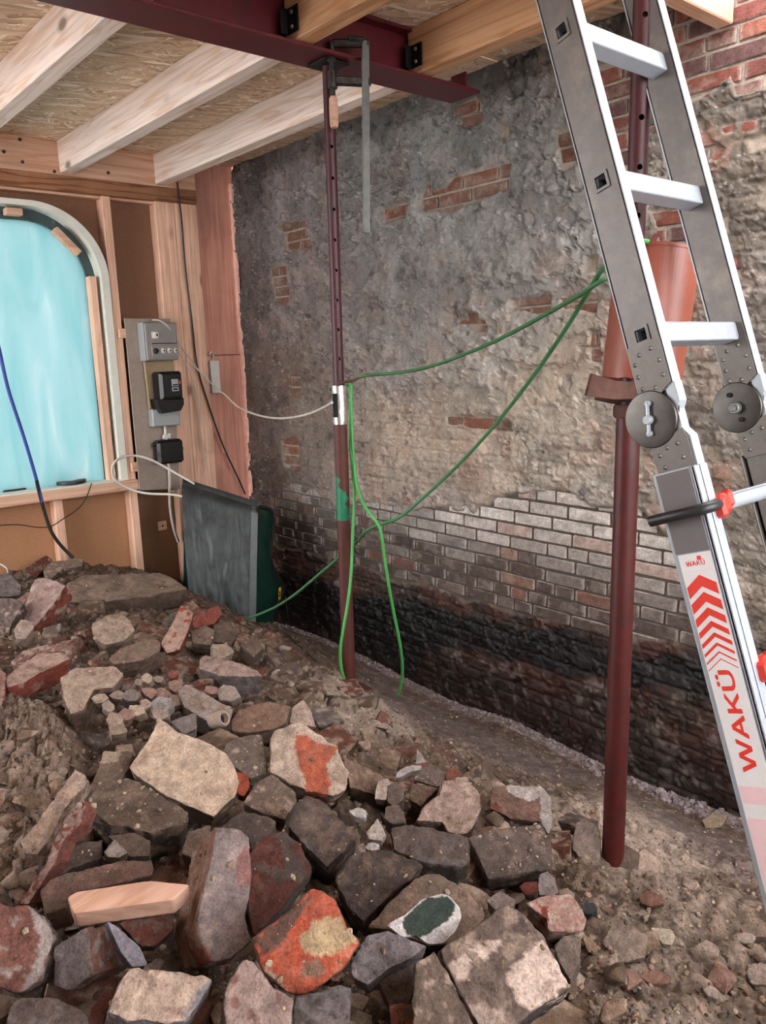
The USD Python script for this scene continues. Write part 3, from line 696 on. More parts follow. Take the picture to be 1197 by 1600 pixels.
def chunk(name, crop, pts, label, col, n=(1, 0.4, 0), t=0.07, lift=0.03, side=None, spots=None, spot=0.0, patch=(), rough=1.0, res=None, cat_="brick fragment", group=None, parent=None, clean=False, inset=0.90, mat="stone"):
    """A broken brick, stone or lump: the outline of its upper face where it lies on the heap, the way that face looks
    (n: up, towards the street, to the right), its thickness, its colours."""
    ox, oy, s = CROPS[crop]; lift = lift + (0.028 if crop == 'G' else 0)
    px = np.array([(ox + x / s, oy + y / s) for x, y in pts])
    NUM[0] += 1; seed = NUM[0] * 3.71
    c0 = np.array(Polygon(px).representative_point().coords[0])
    h = hit(*c0)
    hz = nrm([-h[0], -h[1], 0]); rt = np.array([-hz[1], hz[0], 0])
    nn = nrm(n[0] * np.array([0, 0, 1]) + 0.78 * n[1] * hz + n[2] * rt); t = t * 1.25
    P0 = h * (1 - lift / np.linalg.norm(h))
    def onto(q):
        d = ray(*q); return d * ((P0 @ nn) / (d @ nn))
    x = nrm(np.cross([0, 0, 1], nn)) if abs(nn[2]) < 0.98 else nrm(rt - nn * (rt @ nn)); y = np.cross(nn, x)
    to2 = lambda q: np.array([(onto(k) - P0) @ np.stack([x, y], 1) for k in q])
    p2 = to2(px); pg = Polygon(p2).buffer(0)
    if pg.geom_type != "Polygon":
        pg = max(pg.geoms, key=lambda g: g.area)
    size = math.sqrt(pg.area)
    cen = np.array(pg.centroid.coords[0])
    lo = np.array(pg.exterior.coords)[:-1]
    low = cen + (lo - cen) * inset
    b = 0.05 * min(t, size)
    top = cen + (lo - cen) * (1 - min(0.06, 0.35 * b / size))
    v = np.vstack([np.c_[top, np.zeros(len(lo))], np.c_[lo, np.full(len(lo), -b)], np.c_[low, np.full(len(lo), -t)]])
    K = len(lo); f = []
    tri = trimesh.creation.triangulate_polygon(Polygon(top), engine="earcut") if Polygon(top).is_valid else None
    m = tm(m3.Manifold.extrude(m3.CrossSection([list(map(tuple, lo))], m3.FillRule.NonZero), t, 0, 0.0, (inset, inset)) if False else mf(prism_stack(lo, cen, [(0, top), (-b, lo), (-t, low)])))
    res = res or max(0.0042, size / 24)
    m = tm(mf(m).refine_to_length(res))
    v = np.array(m.vertices)
    V0 = v.copy()
    it = 1
    trimesh.smoothing.filter_taubin(m, 0.5, 0.52, iterations=it)
    v = np.array(m.vertices); nv = m.vertex_normals
    a = rough * (0.4 if clean else 1.0)
    q = v + seed
    v = v + nv * (a * (0.030 * size * fbm(q * (2.2 / size), 3, 1) + 0.038 * size * fbm(q * (8 / size), 4, 2) + 0.0022 * fbm(q * 130, 3, 3)))[:, None]
    v = v + a * 0.02 * size * np.stack([fbm(q * (4 / size), 3, 5 + k) for k in range(3)], 1)
    Wv = P0 + v[:, :1] * x + v[:, 1:2] * y + v[:, 2:3] * nn
    PT = [(Polygon(to2([(ox + u / s, oy + w / s) for u, w in pp])).buffer(0), np.asarray(cc)) for pp, cc in patch]
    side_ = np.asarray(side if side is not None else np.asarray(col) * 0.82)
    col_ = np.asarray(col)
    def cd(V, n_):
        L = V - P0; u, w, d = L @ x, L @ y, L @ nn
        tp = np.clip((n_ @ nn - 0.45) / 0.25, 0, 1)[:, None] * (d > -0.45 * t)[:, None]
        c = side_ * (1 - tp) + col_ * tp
        q = V * 1.0 + seed
        if spots is not None:
            k = np.clip((fbm(q * (5.5 / max(size, 0.05)), 4, 21) + spot) / 0.12, 0, 1)[:, None]
            c = c * (1 - k) + np.asarray(spots) * k
        for g_, cc in PT:
            jx = 0.012 * fbm(q * 60, 3, 31), 0.012 * fbm(q * 60, 3, 32)
            inn = shapely.contains_xy(g_, u + jx[0] * size * 5, w + jx[1] * size * 5) & (d > -0.5 * t)
            c = np.where(inn[:, None], cc, c)
        c = c * (1 + 0.26 * fbm(q * (9 / max(size, 0.05)), 4, 41)[:, None] + 0.16 * fbm(q * 90, 3, 42)[:, None])
        dust = np.clip((fbm(q * 28, 4, 43) - 0.12) / 0.2, 0, 1)[:, None] * np.clip(n_[:, 2:3], 0, 1)
        c = c * (1 - 0.25 * dust) + lin((160, 138, 118)) * 0.25 * dust
        lu = c @ np.array([0.3, 0.6, 0.1]); c = 0.86 * c + 0.14 * lu[:, None] * np.array([1.06, 0.98, 0.92])
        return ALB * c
    mm = trimesh.Trimesh(Wv, m.faces, process=False)
    RUB.append((mm, P0, size, clean, 3.0 if 'pebbl' in label else 1.0))
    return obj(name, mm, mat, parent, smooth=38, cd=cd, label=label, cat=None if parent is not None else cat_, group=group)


def prism_stack(lo, cen, layers):
    """Closed body from rings of equal count at given heights, capped with ear-cut polygons."""
    K = len(lo); v = np.vstack([np.c_[r, np.full(K, z)] for z, r in layers]); f = []
    sgn = 1 if Polygon(lo).exterior.is_ccw else -1
    for L in range(len(layers) - 1):
        for i in range(K):
            j = (i + 1) % K; a, b_, c, d = L * K + i, L * K + j, (L + 1) * K + j, (L + 1) * K + i
            f += [[a, d, c], [a, c, b_]] if sgn > 0 else [[a, c, d], [a, b_, c]]
    import mapbox_earcut as me
    t_ = me.triangulate_float64(np.asarray(lo, float), np.array([K], np.uint32)).reshape(-1, 3)
    p = np.asarray(lo)
    for q in t_:
        ar = np.cross(p[q[1]] - p[q[0]], p[q[2]] - p[q[0]])
        if ar < 0: q = q[::-1]
        f.append(list(q)); f.append([len(v) - K + q[2], len(v) - K + q[1], len(v) - K + q[0]])
    return trimesh.Trimesh(v, np.array(f), process=False)


RUB = []
S = chunk
# --- the far edge of the heap
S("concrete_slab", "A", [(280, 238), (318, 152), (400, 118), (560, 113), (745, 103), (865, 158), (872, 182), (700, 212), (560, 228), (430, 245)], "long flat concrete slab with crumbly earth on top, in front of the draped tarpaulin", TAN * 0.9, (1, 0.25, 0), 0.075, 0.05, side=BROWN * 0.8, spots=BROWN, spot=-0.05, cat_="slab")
S("brick", "A", [(162, 133), (215, 125), (305, 165), (255, 245), (170, 345), (120, 405), (66, 390), (68, 360), (110, 275)], "pink-grey brick leaning steeply at the left below the window, red along its right side", lin((170, 142, 130)), (0.75, 0.65, -0.45), 0.06, 0.07, side=RED_ * 1.1, spots=PALE, spot=-0.12, cat_="brick")
S("mortar_lump", "A", [(64, 372), (98, 322), (150, 330), (158, 360), (120, 412), (78, 412)], "small cream mortar lump at the foot of the leaning pink-grey brick", PALE * 1.05, (0.8, 0.6, 0), 0.04, 0.11, cat_="mortar lump")
S("brick", "A", [(104, 92), (160, 55), (215, 22), (246, 40), (240, 62), (200, 92), (165, 133), (122, 133)], "dark reddish brick piece at the heap's far rim under the window corner", RED_ * 0.55, (0.8, 0.6, 0.1), 0.06, 0.05, side=DARK, spots=BROWN, spot=-0.05)
S("brick", "A", [(203, 88), (240, 55), (340, 38), (392, 46), (384, 72), (300, 84), (240, 128), (205, 112)], "brown brick with a pale chipped corner, on the heap's rim beside the pale grey lump", TAN * 0.8, (1, 0.35, 0), 0.06, 0.07, side=BROWN * 0.9, spots=PALE, spot=-0.2)
S("mortar_lump", "A", [(392, 76), (440, 45), (505, 15), (526, 60), (500, 106), (400, 102)], "pale grey lump topping the heap's far rim, in front of the timber wall", lin((172, 162, 154)), (0.8, 0.6, 0.2), 0.07, 0.06, cat_="mortar lump")
S("mortar_lump", "A", [(-20, 118), (40, 105), (70, 130), (102, 165), (95, 206), (40, 216), (-20, 212)], "grey lump at the left edge of the picture below the window sill", GREY * 0.75, (0.8, 0.6, 0), 0.09, 0.05, side=DARK, spots=GREY, spot=-0.1, cat_="mortar lump")
S("brick", "A", [(-20, 222), (65, 224), (112, 248), (62, 330), (18, 408), (-20, 408)], "dull grey-brown brick at the left edge beside the leaning pink-grey brick", lin((120, 104, 96)), (0.8, 0.6, -0.2), 0.09, 0.05, side=DARK, spots=PALE, spot=-0.18)
S("brick", "A", [(64, 240), (132, 190), (142, 220), (112, 250)], "small pink brick piece wedged behind the leaning pink-grey brick", PINK * 1.1, (0.8, 0.6, 0), 0.04, 0.04)
S("mortar_lump", "A", [(428, 348), (498, 298), (560, 294), (612, 325), (634, 375), (572, 426), (490, 442), (436, 408)], "round cream mortar lump standing alone in front of the long concrete slab", CREAM * 0.8, (0.85, 0.7, 0), 0.085, 0.05, spots=TAN, spot=-0.12, cat_="mortar lump", inset=0.7)
S("brick", "A", [(508, 507), (560, 458), (720, 404), (752, 430), (746, 470), (660, 515), (530, 533)], "tan dusty brick lying half buried below the round cream lump", TAN * 0.85, (1, 0.5, 0), 0.06, 0.05, side=BROWN, cat_="brick")
S("brick", "A", [(846, 256), (906, 290), (896, 330), (842, 465), (780, 482), (752, 432), (808, 330)], "pink-cream brick standing on end in front of the draped tarpaulin", lin((196, 160, 138)), (0.6, 0.8, 0), 0.055, 0.07, side=RED_ * 1.1, spots=ORANGE * 0.7, spot=-0.24, cat_="brick")
S("brick", "A", [(898, 340), (930, 290), (1022, 257), (1042, 296), (1002, 346), (910, 362)], "bright red brick end poking out beside the tarpaulin's lower hem", lin((158, 82, 66)), (0.7, 0.7, 0.2), 0.06, 0.07, side=RED_ * 0.6)
S("brick", "A", [(888, 372), (960, 348), (1007, 370), (986, 442), (900, 432)], "earth-coated brick lump below the bright red brick end", BROWN * 1.1, (0.8, 0.6, 0), 0.06, 0.05)
S("brick", "A", [(1000, 346), (1060, 328), (1122, 380), (1082, 442), (1002, 422)], "dark brown block at the heap's edge under the tarpaulin's corner", BROWN * 0.85, (0.8, 0.5, 0.3), 0.07, 0.05)
S("brick", "A", [(988, 440), (1062, 433), (1097, 470), (1050, 502), (998, 502)], "smooth cream stone on the slope below the dark brown block", CREAM * 0.75, (0.9, 0.5, 0.2), 0.05, 0.05)
S("brick", "I", [(311, 1030), (320, 1022), (360, 1031), (402, 1046), (410, 1056), (376, 1057), (342, 1055), (311, 1044)], "long grey brick with a pink-cream top lying across the slope", lin((186, 158, 140)), (1, 0.25, 0), 0.06, 0.07, side=GREY * 0.75, spots=GREY, spot=-0.22, cat_="brick")
S("brick", "I", [(375, 1008), (398, 992), (412, 1012), (396, 1026)], "small brown clod on the slope behind the long grey brick", BROWN, (0.9, 0.5, 0.2), 0.05, 0.03, cat_="clod")
S("brick", "A", [(24, 602), (90, 535), (172, 484), (296, 472), (324, 506), (190, 570), (112, 620), (30, 642)], "pink-cream brick with red broken sides lying flat at the left", lin((204, 172, 150)), (1, 0.3, 0), 0.055, 0.07, side=lin((160, 76, 56)), spots=PINK, spot=-0.15, cat_="brick")
S("brick", "A", [(52, 522), (110, 465), (230, 436), (337, 450), (338, 490), (292, 470), (172, 482), (82, 545)], "red-pink brick tucked behind the flat pink-cream brick", lin((158, 112, 98)), (1, 0.5, 0), 0.05, 0.05, spots=PALE, spot=-0.1)
S("brick", "A", [(-20, 540), (30, 570), (26, 640), (20, 700), (-20, 715)], "reddish brick cut by the left edge beside the flat pink-cream brick", PINK, (0.9, 0.5, 0), 0.06, 0.05, side=RED_, spots=RED_, spot=-0.1)
S("mortar_lump", "A", [(278, 592), (350, 549), (440, 545), (542, 543), (578, 580), (530, 640), (442, 650), (392, 742), (330, 768), (300, 702), (285, 640)], "broad cream mortar block with a stepped broken edge, left of the small pale rubble", CREAM * 0.88, (0.85, 0.6, 0), 0.09, 0.06, side=TAN * 0.7, spots=PINK, spot=-0.2, cat_="mortar lump")
S("brick", "A", [(828, 650), (870, 622), (975, 678), (1092, 742), (1072, 800), (1010, 822), (860, 732)], "smooth pale grey brick with a brownish upper end, sloping right on the heap", lin((176, 160, 146)), (0.9, 0.55, 0.15), 0.055, 0.07, side=GREY * 0.8, spots=TAN, spot=-0.18, cat_="brick", rough=0.6)
S("mortar_lump", "A", [(798, 800), (916, 754), (922, 832), (860, 858)], "flat grey chip under the smooth pale grey brick", GREY, (0.9, 0.5, 0), 0.03, 0.06)
S("mortar_slab", "A", [(603, 1010), (640, 958), (690, 885), (720, 838), (745, 788), (790, 812), (832, 850), (900, 870), (962, 890), (1060, 948), (1102, 1010), (1116, 1082), (1100, 1152), (1040, 1202), (1000, 1246), (870, 1190), (780, 1145), (720, 1110), (620, 1042)], "large cream mortar slab with a gritty face, biggest pale piece of the heap", lin((226, 200, 168)), (0.8, 0.65, 0), 0.06, 0.12, side=lin((120, 96, 76)), spots=lin((206, 176, 146)), spot=-0.15, cat_="slab", rough=0.5)
S("brick", "A", [(1105, 1035), (1162, 1050), (1166, 1110), (1140, 1150), (1112, 1140)], "small orange brick corner behind the right end of the large cream slab", ORANGE * 0.8, (0.6, 0.8, 0), 0.05, 0.07)
S("brick", "A", [(383, 1190), (440, 1065), (468, 985), (482, 938), (560, 934), (625, 945), (602, 1015), (560, 1092), (450, 1155)], "brown brick with a cream end, tucked under the left of the large cream slab", BROWN * 1.15, (0.9, 0.5, -0.1), 0.06, 0.05, side=DARK, patch=[([(460, 1000), (480, 930), (570, 930), (545, 985)], CREAM * 0.85)], cat_="brick")
S("brick", "B", [(400, 178), (425, 110), (480, 62), (600, 40), (700, 100), (885, 207), (852, 262), (770, 285), (705, 306), (600, 270), (515, 270)], "dark brown brick strewn with pebbles, below the large cream slab", lin((112, 94, 78)), (0.95, 0.45, 0), 0.075, 0.09, side=lin((78, 64, 54)), spots=lin((138, 116, 96)), spot=-0.1, patch=[([(705, 330), (770, 285), (800, 300), (770, 370), (720, 390)], lin((150, 92, 70)))], cat_="brick")
S("mortar_strip", "B", [(350, 2), (402, 40), (386, 88), (300, 192), (232, 330), (172, 408), (108, 398), (98, 348), (178, 250), (282, 100)], "narrow cream strip of mortar standing slanted at the left", lin((214, 184, 156)), (0.65, 0.7, -0.3), 0.035, 0.11, side=TAN * 0.8, spots=PALE, spot=-0.1, cat_="mortar strip")
S("brick", "B", [(384, 140), (402, 172), (380, 260), (340, 300), (292, 345), (258, 440), (180, 560), (130, 642), (92, 638), (150, 540), (222, 438), (250, 340), (302, 240)], "thin red tile plate seen edge-on, slanting beside the narrow cream strip", lin((190, 156, 142)), (0.55, 0.6, -0.6), 0.03, 0.08, side=lin((138, 84, 70)), spots=RED_, spot=-0.1, cat_="tile")
S("brick", "B", [(186, 572), (230, 520), (380, 478), (540, 440), (712, 428), (718, 500), (540, 542), (330, 592), (310, 655), (212, 684)], "long brownish-pink brick lying behind the sawn timber offcut", lin((142, 108, 94)), (0.85, 0.6, 0), 0.06, 0.06, spots=BROWN, spot=0.0, cat_="brick")
S("mortar_lump", "B", [(485, 395), (535, 330), (600, 395), (560, 420), (505, 415)], "small white-tipped stone in the gap behind the timber offcut", lin((170, 156, 146)), (0.7, 0.7, 0), 0.04, 0.06, side=BROWN, cat_="mortar lump")
S("brick", "B", [(500, 318), (620, 300), (705, 340), (700, 412), (600, 415), (545, 350)], "dark brick fragment in the hollow under the pebble-strewn brick", BROWN * 0.9, (0.8, 0.6, 0), 0.06, 0.0, side=DARK)
S("brick", "B", [(845, 400), (880, 300), (985, 262), (960, 350), (905, 425)], "small brown wedge squeezed between the pebbly brick and the tall grey brick", BROWN * 1.05, (0.7, 0.7, 0), 0.05, 0.06)
S("brick", "B", [(-20, 628), (60, 650), (130, 640), (192, 692), (252, 792), (228, 862), (188, 992), (92, 1052), (-20, 1018)], "big red brick with a pale mortar rim, at the left edge of the picture", lin((150, 98, 82)), (0.6, 0.8, -0.15), 0.09, 0.12, side=lin((128, 110, 100)), spots=lin((186, 172, 162)), spot=-0.24, patch=[([(130, 640), (192, 692), (252, 792), (228, 862), (188, 992), (92, 1052), (130, 990), (180, 880), (190, 790), (150, 710)], lin((190, 176, 166)))], cat_="brick")
S("brick", "B", [(248, 842), (330, 790), (402, 748), (420, 772), (422, 900), (442, 962), (380, 1010), (332, 1044), (250, 1012)], "grey-faced brick with a red broken side, left of the thin bluish chip", lin((136, 124, 120)), (0.5, 0.75, -0.45), 0.11, 0.10, side=lin((118, 74, 60)), spots=GREY * 0.8, spot=-0.1, cat_="brick")
S("slate_chip", "B", [(498, 714), (546, 738), (600, 790), (652, 832), (692, 922), (620, 932), (560, 852)], "thin bluish-grey sliver stuck upright below the timber offcut", lin((146, 142, 150)), (0.6, 0.7, 0.3), 0.016, 0.10, rough=0.4, cat_="chip")
S("brick", "B", [(558, 722), (680, 690), (802, 664), (818, 750), (722, 838), (650, 832)], "dark red brick fragment shaded under the timber offcut's right end", lin((120, 66, 52)), (0.6, 0.8, 0), 0.07, 0.03, side=DARK, spots=BROWN, spot=-0.05)
S("brick", "B", [(1012, 268), (1110, 280), (1168, 320), (1172, 450), (1166, 560), (1152, 700), (1176, 812), (1082, 902), (980, 908), (950, 830), (922, 732), (950, 560), (988, 420)], "tall grey brick on edge with tan mortar down its left side, beside the timber offcut", lin((148, 132, 126)), (0.55, 0.7, 0.3), 0.10, 0.14, side=lin((160, 116, 88)), spots=lin((170, 152, 140)), spot=-0.15, patch=[([(1125, 375), (1175, 360), (1172, 560), (1110, 560), (1100, 470)], lin((160, 112, 104))), ([(880, 850), (960, 900), (1000, 915), (960, 830)], RED_)], cat_="brick")
S("brick", "B", [(558, 992), (602, 934), (720, 938), (852, 945), (998, 986), (988, 1022), (942, 1092), (872, 1182), (780, 1195), (592, 1185), (498, 1142)], "cream-faced brick with a grey right edge at the bottom of the picture", lin((206, 182, 156)), (0.75, 0.65, 0.1), 0.09, 0.14, side=lin((140, 132, 134)), spots=lin((184, 152, 132)), spot=-0.14, patch=[([(870, 1185), (940, 1092), (990, 1020), (1000, 984), (960, 1000), (900, 1090), (850, 1190)], lin((156, 152, 156)))], cat_="brick")
S("brick", "D", [(2, 802), (60, 708), (112, 720), (160, 790), (205, 852), (292, 902), (288, 970), (270, 1060), (-20, 1060), (-30, 900)], "mottled pinkish brick cut by the bottom edge, left below the orange brick", lin((178, 152, 138)), (0.7, 0.7, 0.1), 0.10, 0.14, side=GREY, spots=lin((150, 104, 92)), spot=-0.22, cat_="brick")
S("brick", "B", [(38, 1132), (80, 1072), (230, 1070), (402, 1132), (430, 1230), (30, 1230)], "dark earthy brick at the very bottom left", lin((110, 94, 84)), (0.85, 0.6, 0), 0.08, 0.10, side=DARK, spots=GREY * 0.8, spot=-0.15)
S("brick", "B", [(-20, 1052), (92, 1078), (40, 1145), (-20, 1195)], "small dusty brown brick in the lower left corner", BROWN, (0.8, 0.6, 0), 0.07, 0.08)
S("brick", "B", [(498, 1032), (562, 1062), (500, 1142), (470, 1230), (400, 1230), (430, 1120)], "shadowed red brick edge left of the cream-faced brick at the bottom", lin((120, 70, 58)), (0.6, 0.8, 0), 0.07, 0.05)
S("brick", "B", [(160, 470), (260, 440), (330, 360), (480, 330), (480, 420), (330, 470), (260, 520)], "dark flat brick piece in the hollow left of the pebble-strewn brick", DARK * 1.1, (0.9, 0.5, 0), 0.05, 0.0)
# --- the middle
S("brick", "C", [(338, 612), (345, 500), (378, 462), (420, 445), (492, 424), (560, 470), (642, 520), (692, 546), (702, 602), (752, 692), (730, 782), (662, 818), (590, 798), (520, 780), (432, 742), (340, 682)], "cream mortar chunk with a clean orange brick band across its face", lin((214, 190, 164)), (0.6, 0.8, 0.05), 0.10, 0.12, side=TAN, spots=lin((196, 168, 142)), spot=-0.15, patch=[([(478, 480), (560, 520), (690, 560), (672, 610), (628, 645), (650, 700), (640, 815), (520, 782), (516, 700), (490, 640), (468, 560)], lin((206, 104, 66)))], cat_="mortar lump")
S("brick", "C", [(138, 422), (170, 360), (330, 314), (447, 345), (422, 432), (350, 462), (230, 482), (140, 476)], "tan brick lying flat behind the chunk with the orange band", lin((150, 118, 94)), (0.9, 0.5, 0), 0.07, 0.06, side=BROWN, cat_="brick")
S("mortar_lump", "C", [(455, 350), (510, 307), (548, 360), (582, 455), (520, 442), (440, 430)], "cream triangular mortar shard leaning behind the chunk with the orange band", lin((196, 172, 150)), (0.6, 0.8, 0.2), 0.04, 0.09, cat_="mortar lump")
S("brick", "C", [(88, 572), (150, 510), (292, 484), (312, 560), (322, 690), (240, 722), (130, 642)], "grey-brown block with pebbles, right of the large cream slab", lin((126, 110, 96)), (0.75, 0.65, 0), 0.08, 0.05, spots=PALE, spot=-0.25, cat_="brick")
S("brick", "C", [(710, 600), (800, 640), (952, 722), (1042, 772), (1012, 832), (880, 802), (752, 762), (738, 680)], "long tan brick sticking out to the right of the chunk with the orange band", lin((156, 128, 106)), (0.8, 0.65, 0.1), 0.06, 0.05, side=BROWN, cat_="brick")
S("mortar_lump", "C", [(884, 790), (900, 730), (952, 716), (980, 780), (940, 832), (885, 828)], "small cream lump perched on the end of the long tan brick", lin((204, 184, 164)), (0.6, 0.8, 0), 0.05, 0.09, cat_="mortar lump")
S("mortar_lump", "C", [(745, 888), (800, 866), (845, 890), (838, 925), (780, 918)], "flat white flake above the big dark block", WHITE * 0.9, (0.9, 0.5, 0), 0.02, 0.06, cat_="chip")
S("mortar_lump", "C", [(838, 1000), (900, 925), (942, 1010), (920, 1042), (850, 1035)], "white pointed lump right of the big dark block", lin((200, 186, 170)), (0.7, 0.7, 0), 0.04, 0.06, cat_="mortar lump")
S("mortar_lump", "C", [(830, 1075), (860, 1050), (912, 1062), (895, 1092), (845, 1090)], "smallest white flake, below the white pointed lump", WHITE * 0.85, (0.9, 0.5, 0), 0.015, 0.06, cat_="chip")
S("brick", "C", [(428, 962), (458, 862), (520, 798), (620, 838), (702, 922), (788, 1012), (722, 1092), (640, 1184), (540, 1092)], "big dark grey-brown block below the chunk with the orange band", lin((96, 82, 74)), (0.85, 0.55, 0), 0.09, 0.09, side=DARK * 0.7, spots=BROWN, spot=-0.1, cat_="brick")
S("brick", "C", [(198, 852), (260, 742), (350, 698), (420, 745), (472, 790), (476, 832), (412, 934), (310, 902)], "brown-grey brick lump right of the large cream slab's lower end", lin((132, 112, 96)), (0.75, 0.65, 0), 0.07, 0.05, spots=PALE, spot=-0.2, patch=[([(310, 850), (400, 840), (420, 870), (380, 905), (315, 890)], lin((176, 148, 122)))])
S("brick", "C", [(80, 970), (130, 930), (200, 890), (300, 905), (372, 940), (360, 982), (300, 1040), (240, 1094), (232, 1030)], "dark flat brick under the right corner of the large cream slab", lin((92, 78, 68)), (0.9, 0.45, 0), 0.06, 0.04, side=DARK * 0.7)
S("brick", "D", [(82, 480), (88, 232), (150, 140), (252, 114), (332, 170), (348, 232), (384, 282), (330, 360), (252, 470), (180, 540), (110, 602)], "dark red brick with sooty top, between the tall grey brick and the orange brick", lin((104, 56, 44)), (0.65, 0.75, 0), 0.09, 0.08, side=DARK * 0.7, spots=DARK, spot=-0.02, cat_="brick")
S("brick", "D", [(112, 622), (182, 560), (270, 490), (350, 420), (390, 376), (440, 400), (482, 430), (515, 490), (542, 560), (608, 640), (560, 722), (510, 770), (460, 812), (350, 882), (250, 862), (160, 772)], "bright orange brick with a yellowish mortar patch on its face", lin((206, 88, 46)), (0.55, 0.8, 0.1), 0.09, 0.17, side=lin((120, 84, 66)), spots=lin((226, 130, 92)), spot=-0.22, patch=[([(118, 610), (200, 545), (345, 425), (385, 385), (370, 440), (290, 570), (230, 660), (150, 690)], lin((112, 80, 64))), ([(320, 600), (380, 555), (440, 515), (510, 520), (595, 640), (470, 700), (400, 712), (345, 690)], lin((206, 176, 128))), ([(330, 760), (400, 715), (440, 760), (400, 810), (340, 800)], lin((150, 112, 84))), ([(160, 772), (180, 800), (260, 870), (250, 840), (190, 770)], lin((190, 160, 128)))], cat_="brick")
S("brick", "D", [(748, 102), (860, 85), (980, 110), (1112, 140), (1117, 262), (1060, 280), (905, 262), (762, 202)], "dark earth-caked block above the green-glazed shard", lin((106, 90, 80)), (0.85, 0.6, 0), 0.09, 0.07, side=DARK * 0.8, spots=GREY * 0.7, spot=-0.15, cat_="brick")
S("brick", "D", [(488, 342), (560, 232), (660, 200), (742, 200), (902, 272), (840, 350), (762, 402), (622, 542), (560, 484)], "dark sooty block left of the green-glazed shard", lin((82, 69, 62)), (0.85, 0.55, 0), 0.08, 0.04, side=DARK * 0.7, spots=BROWN * 0.8, spot=-0.1, cat_="brick")
S("slate_chip", "D", [(558, 742), (600, 660), (640, 600), (740, 578), (840, 620), (922, 652), (842, 712), (740, 760), (640, 838), (570, 802)], "flat bluish-grey stone under the green-glazed shard", lin((140, 132, 132)), (0.75, 0.65, 0), 0.05, 0.14, side=GREY * 0.6, spots=lin((110, 102, 102)), spot=-0.1, cat_="stone", rough=0.7)
S("brick", "D", [(640, 560), (760, 420), (890, 320), (985, 310), (1090, 380), (1190, 480), (1150, 620), (1000, 640), (900, 640), (740, 575)], "earthy brown brick carrying the green-glazed shard", lin((132, 112, 94)), (0.8, 0.6, 0), 0.08, 0.10, spots=lin((156, 128, 104)), spot=-0.1, side=BROWN * 0.7, cat_="brick")
S("brick", "G", [(95, 396), (150, 360), (210, 330), (300, 250), (345, 250), (400, 300), (452, 352), (500, 435), (546, 520), (490, 560), (440, 592), (380, 640), (330, 690), (240, 690), (225, 645), (160, 520)], "large block with patches of cream plaster near the bottom right", lin((126, 108, 95)), (0.75, 0.7, 0.05), 0.11, 0.15, side=lin((78, 68, 62)), spots=lin((176, 154, 132)), spot=-0.12, patch=[([(320, 480), (450, 360), (500, 435), (545, 520), (400, 600), (350, 560)], lin((238, 214, 192))), ([(125, 450), (180, 415), (210, 450), (170, 500)], lin((238, 214, 192))), ([(195, 410), (240, 365), (305, 370), (270, 420)], lin((230, 206, 184))), ([(180, 560), (300, 600), (350, 650), (240, 650)], lin((210, 186, 164)))], cat_="brick")
S("brick", "G", [(18, 442), (82, 396), (150, 520), (216, 645), (210, 700), (10, 700)], "brown block left of the black gap at the bottom of the heap", lin((124, 106, 90)), (0.75, 0.7, 0), 0.10, 0.13, side=DARK, spots=PALE, spot=-0.2, cat_="brick")
S("brick", "D", [(300, 890), (440, 862), (500, 830), (566, 845), (556, 940), (560, 1060), (290, 1060)], "broken grey block below the orange brick at the bottom edge", lin((124, 116, 112)), (0.7, 0.7, 0), 0.09, 0.10, side=DARK, spots=lin((90, 80, 74)), spot=-0.05)
S("brick", "D", [(745, 932), (800, 920), (868, 930), (872, 1060), (752, 1060)], "small orange-brown brick end at the bottom edge right of the black gap", lin((150, 84, 58)), (0.6, 0.8, 0), 0.08, 0.06, spots=BROWN, spot=-0.05)
S("brick", "D", [(690, 820), (780, 750), (850, 720), (858, 850), (840, 915), (745, 935)], "grey-brown brick piece beside the black gap below the bluish-grey stone", lin((118, 100, 88)), (0.7, 0.7, 0), 0.08, 0.05)
# --- the slope on the right
S("stone", "E", [(122, 492), (150, 420), (205, 360), (270, 330), (285, 245), (345, 234), (420, 250), (482, 260), (517, 320), (527, 430), (490, 505), (440, 572), (380, 572), (320, 560), (285, 500)], "rounded cream-pink stone on the slope, left of the white-rimmed brick", lin((192, 164, 144)), (0.65, 0.75, 0.1), 0.09, 0.12, side=BROWN, spots=TAN, spot=-0.15, cat_="stone")
S("brick", "E", [(573, 412), (582, 350), (590, 290), (690, 264), (800, 266), (902, 270), (962, 330), (972, 500), (946, 572), (900, 497), (800, 485), (720, 477), (640, 442)], "brown-pink brick with a white mortar rim on the slope, left of the right prop", lin((146, 110, 92)), (0.6, 0.8, 0), 0.08, 0.11, side=lin((120, 92, 78)), spots=BROWN, spot=-0.2, patch=[([(680, 290), (700, 265), (900, 270), (925, 300), (905, 335), (830, 360), (730, 335)], lin((216, 206, 194))), ([(925, 300), (975, 330), (980, 520), (945, 580), (905, 500), (900, 400), (880, 365), (905, 335)], lin((196, 186, 176))), ([(570, 415), (580, 375), (650, 400), (640, 440)], RED_)], cat_="brick")
S("brick", "E", [(440, 592), (520, 560), (700, 530), (902, 500), (962, 620), (967, 792), (872, 802), (720, 825), (560, 852), (530, 762)], "dark block covered with small pebbles, below the white-rimmed brick", lin((108, 94, 84)), (0.9, 0.5, 0), 0.08, 0.07, side=DARK, spots=lin((140, 120, 104)), spot=-0.12, cat_="brick")
S("brick", "E", [(303, 202), (340, 147), (412, 195), (417, 247), (310, 242)], "little red brick corner on top of the rounded cream-pink stone", lin((140, 80, 62)), (0.6, 0.8, 0), 0.05, 0.07)
S("brick", "E", [(173, 90), (240, 30), (320, 40), (387, 100), (382, 162), (295, 140), (230, 150)], "reddish-brown chunk behind the little red brick corner", lin((120, 90, 76)), (0.7, 0.7, 0), 0.07, 0.04)
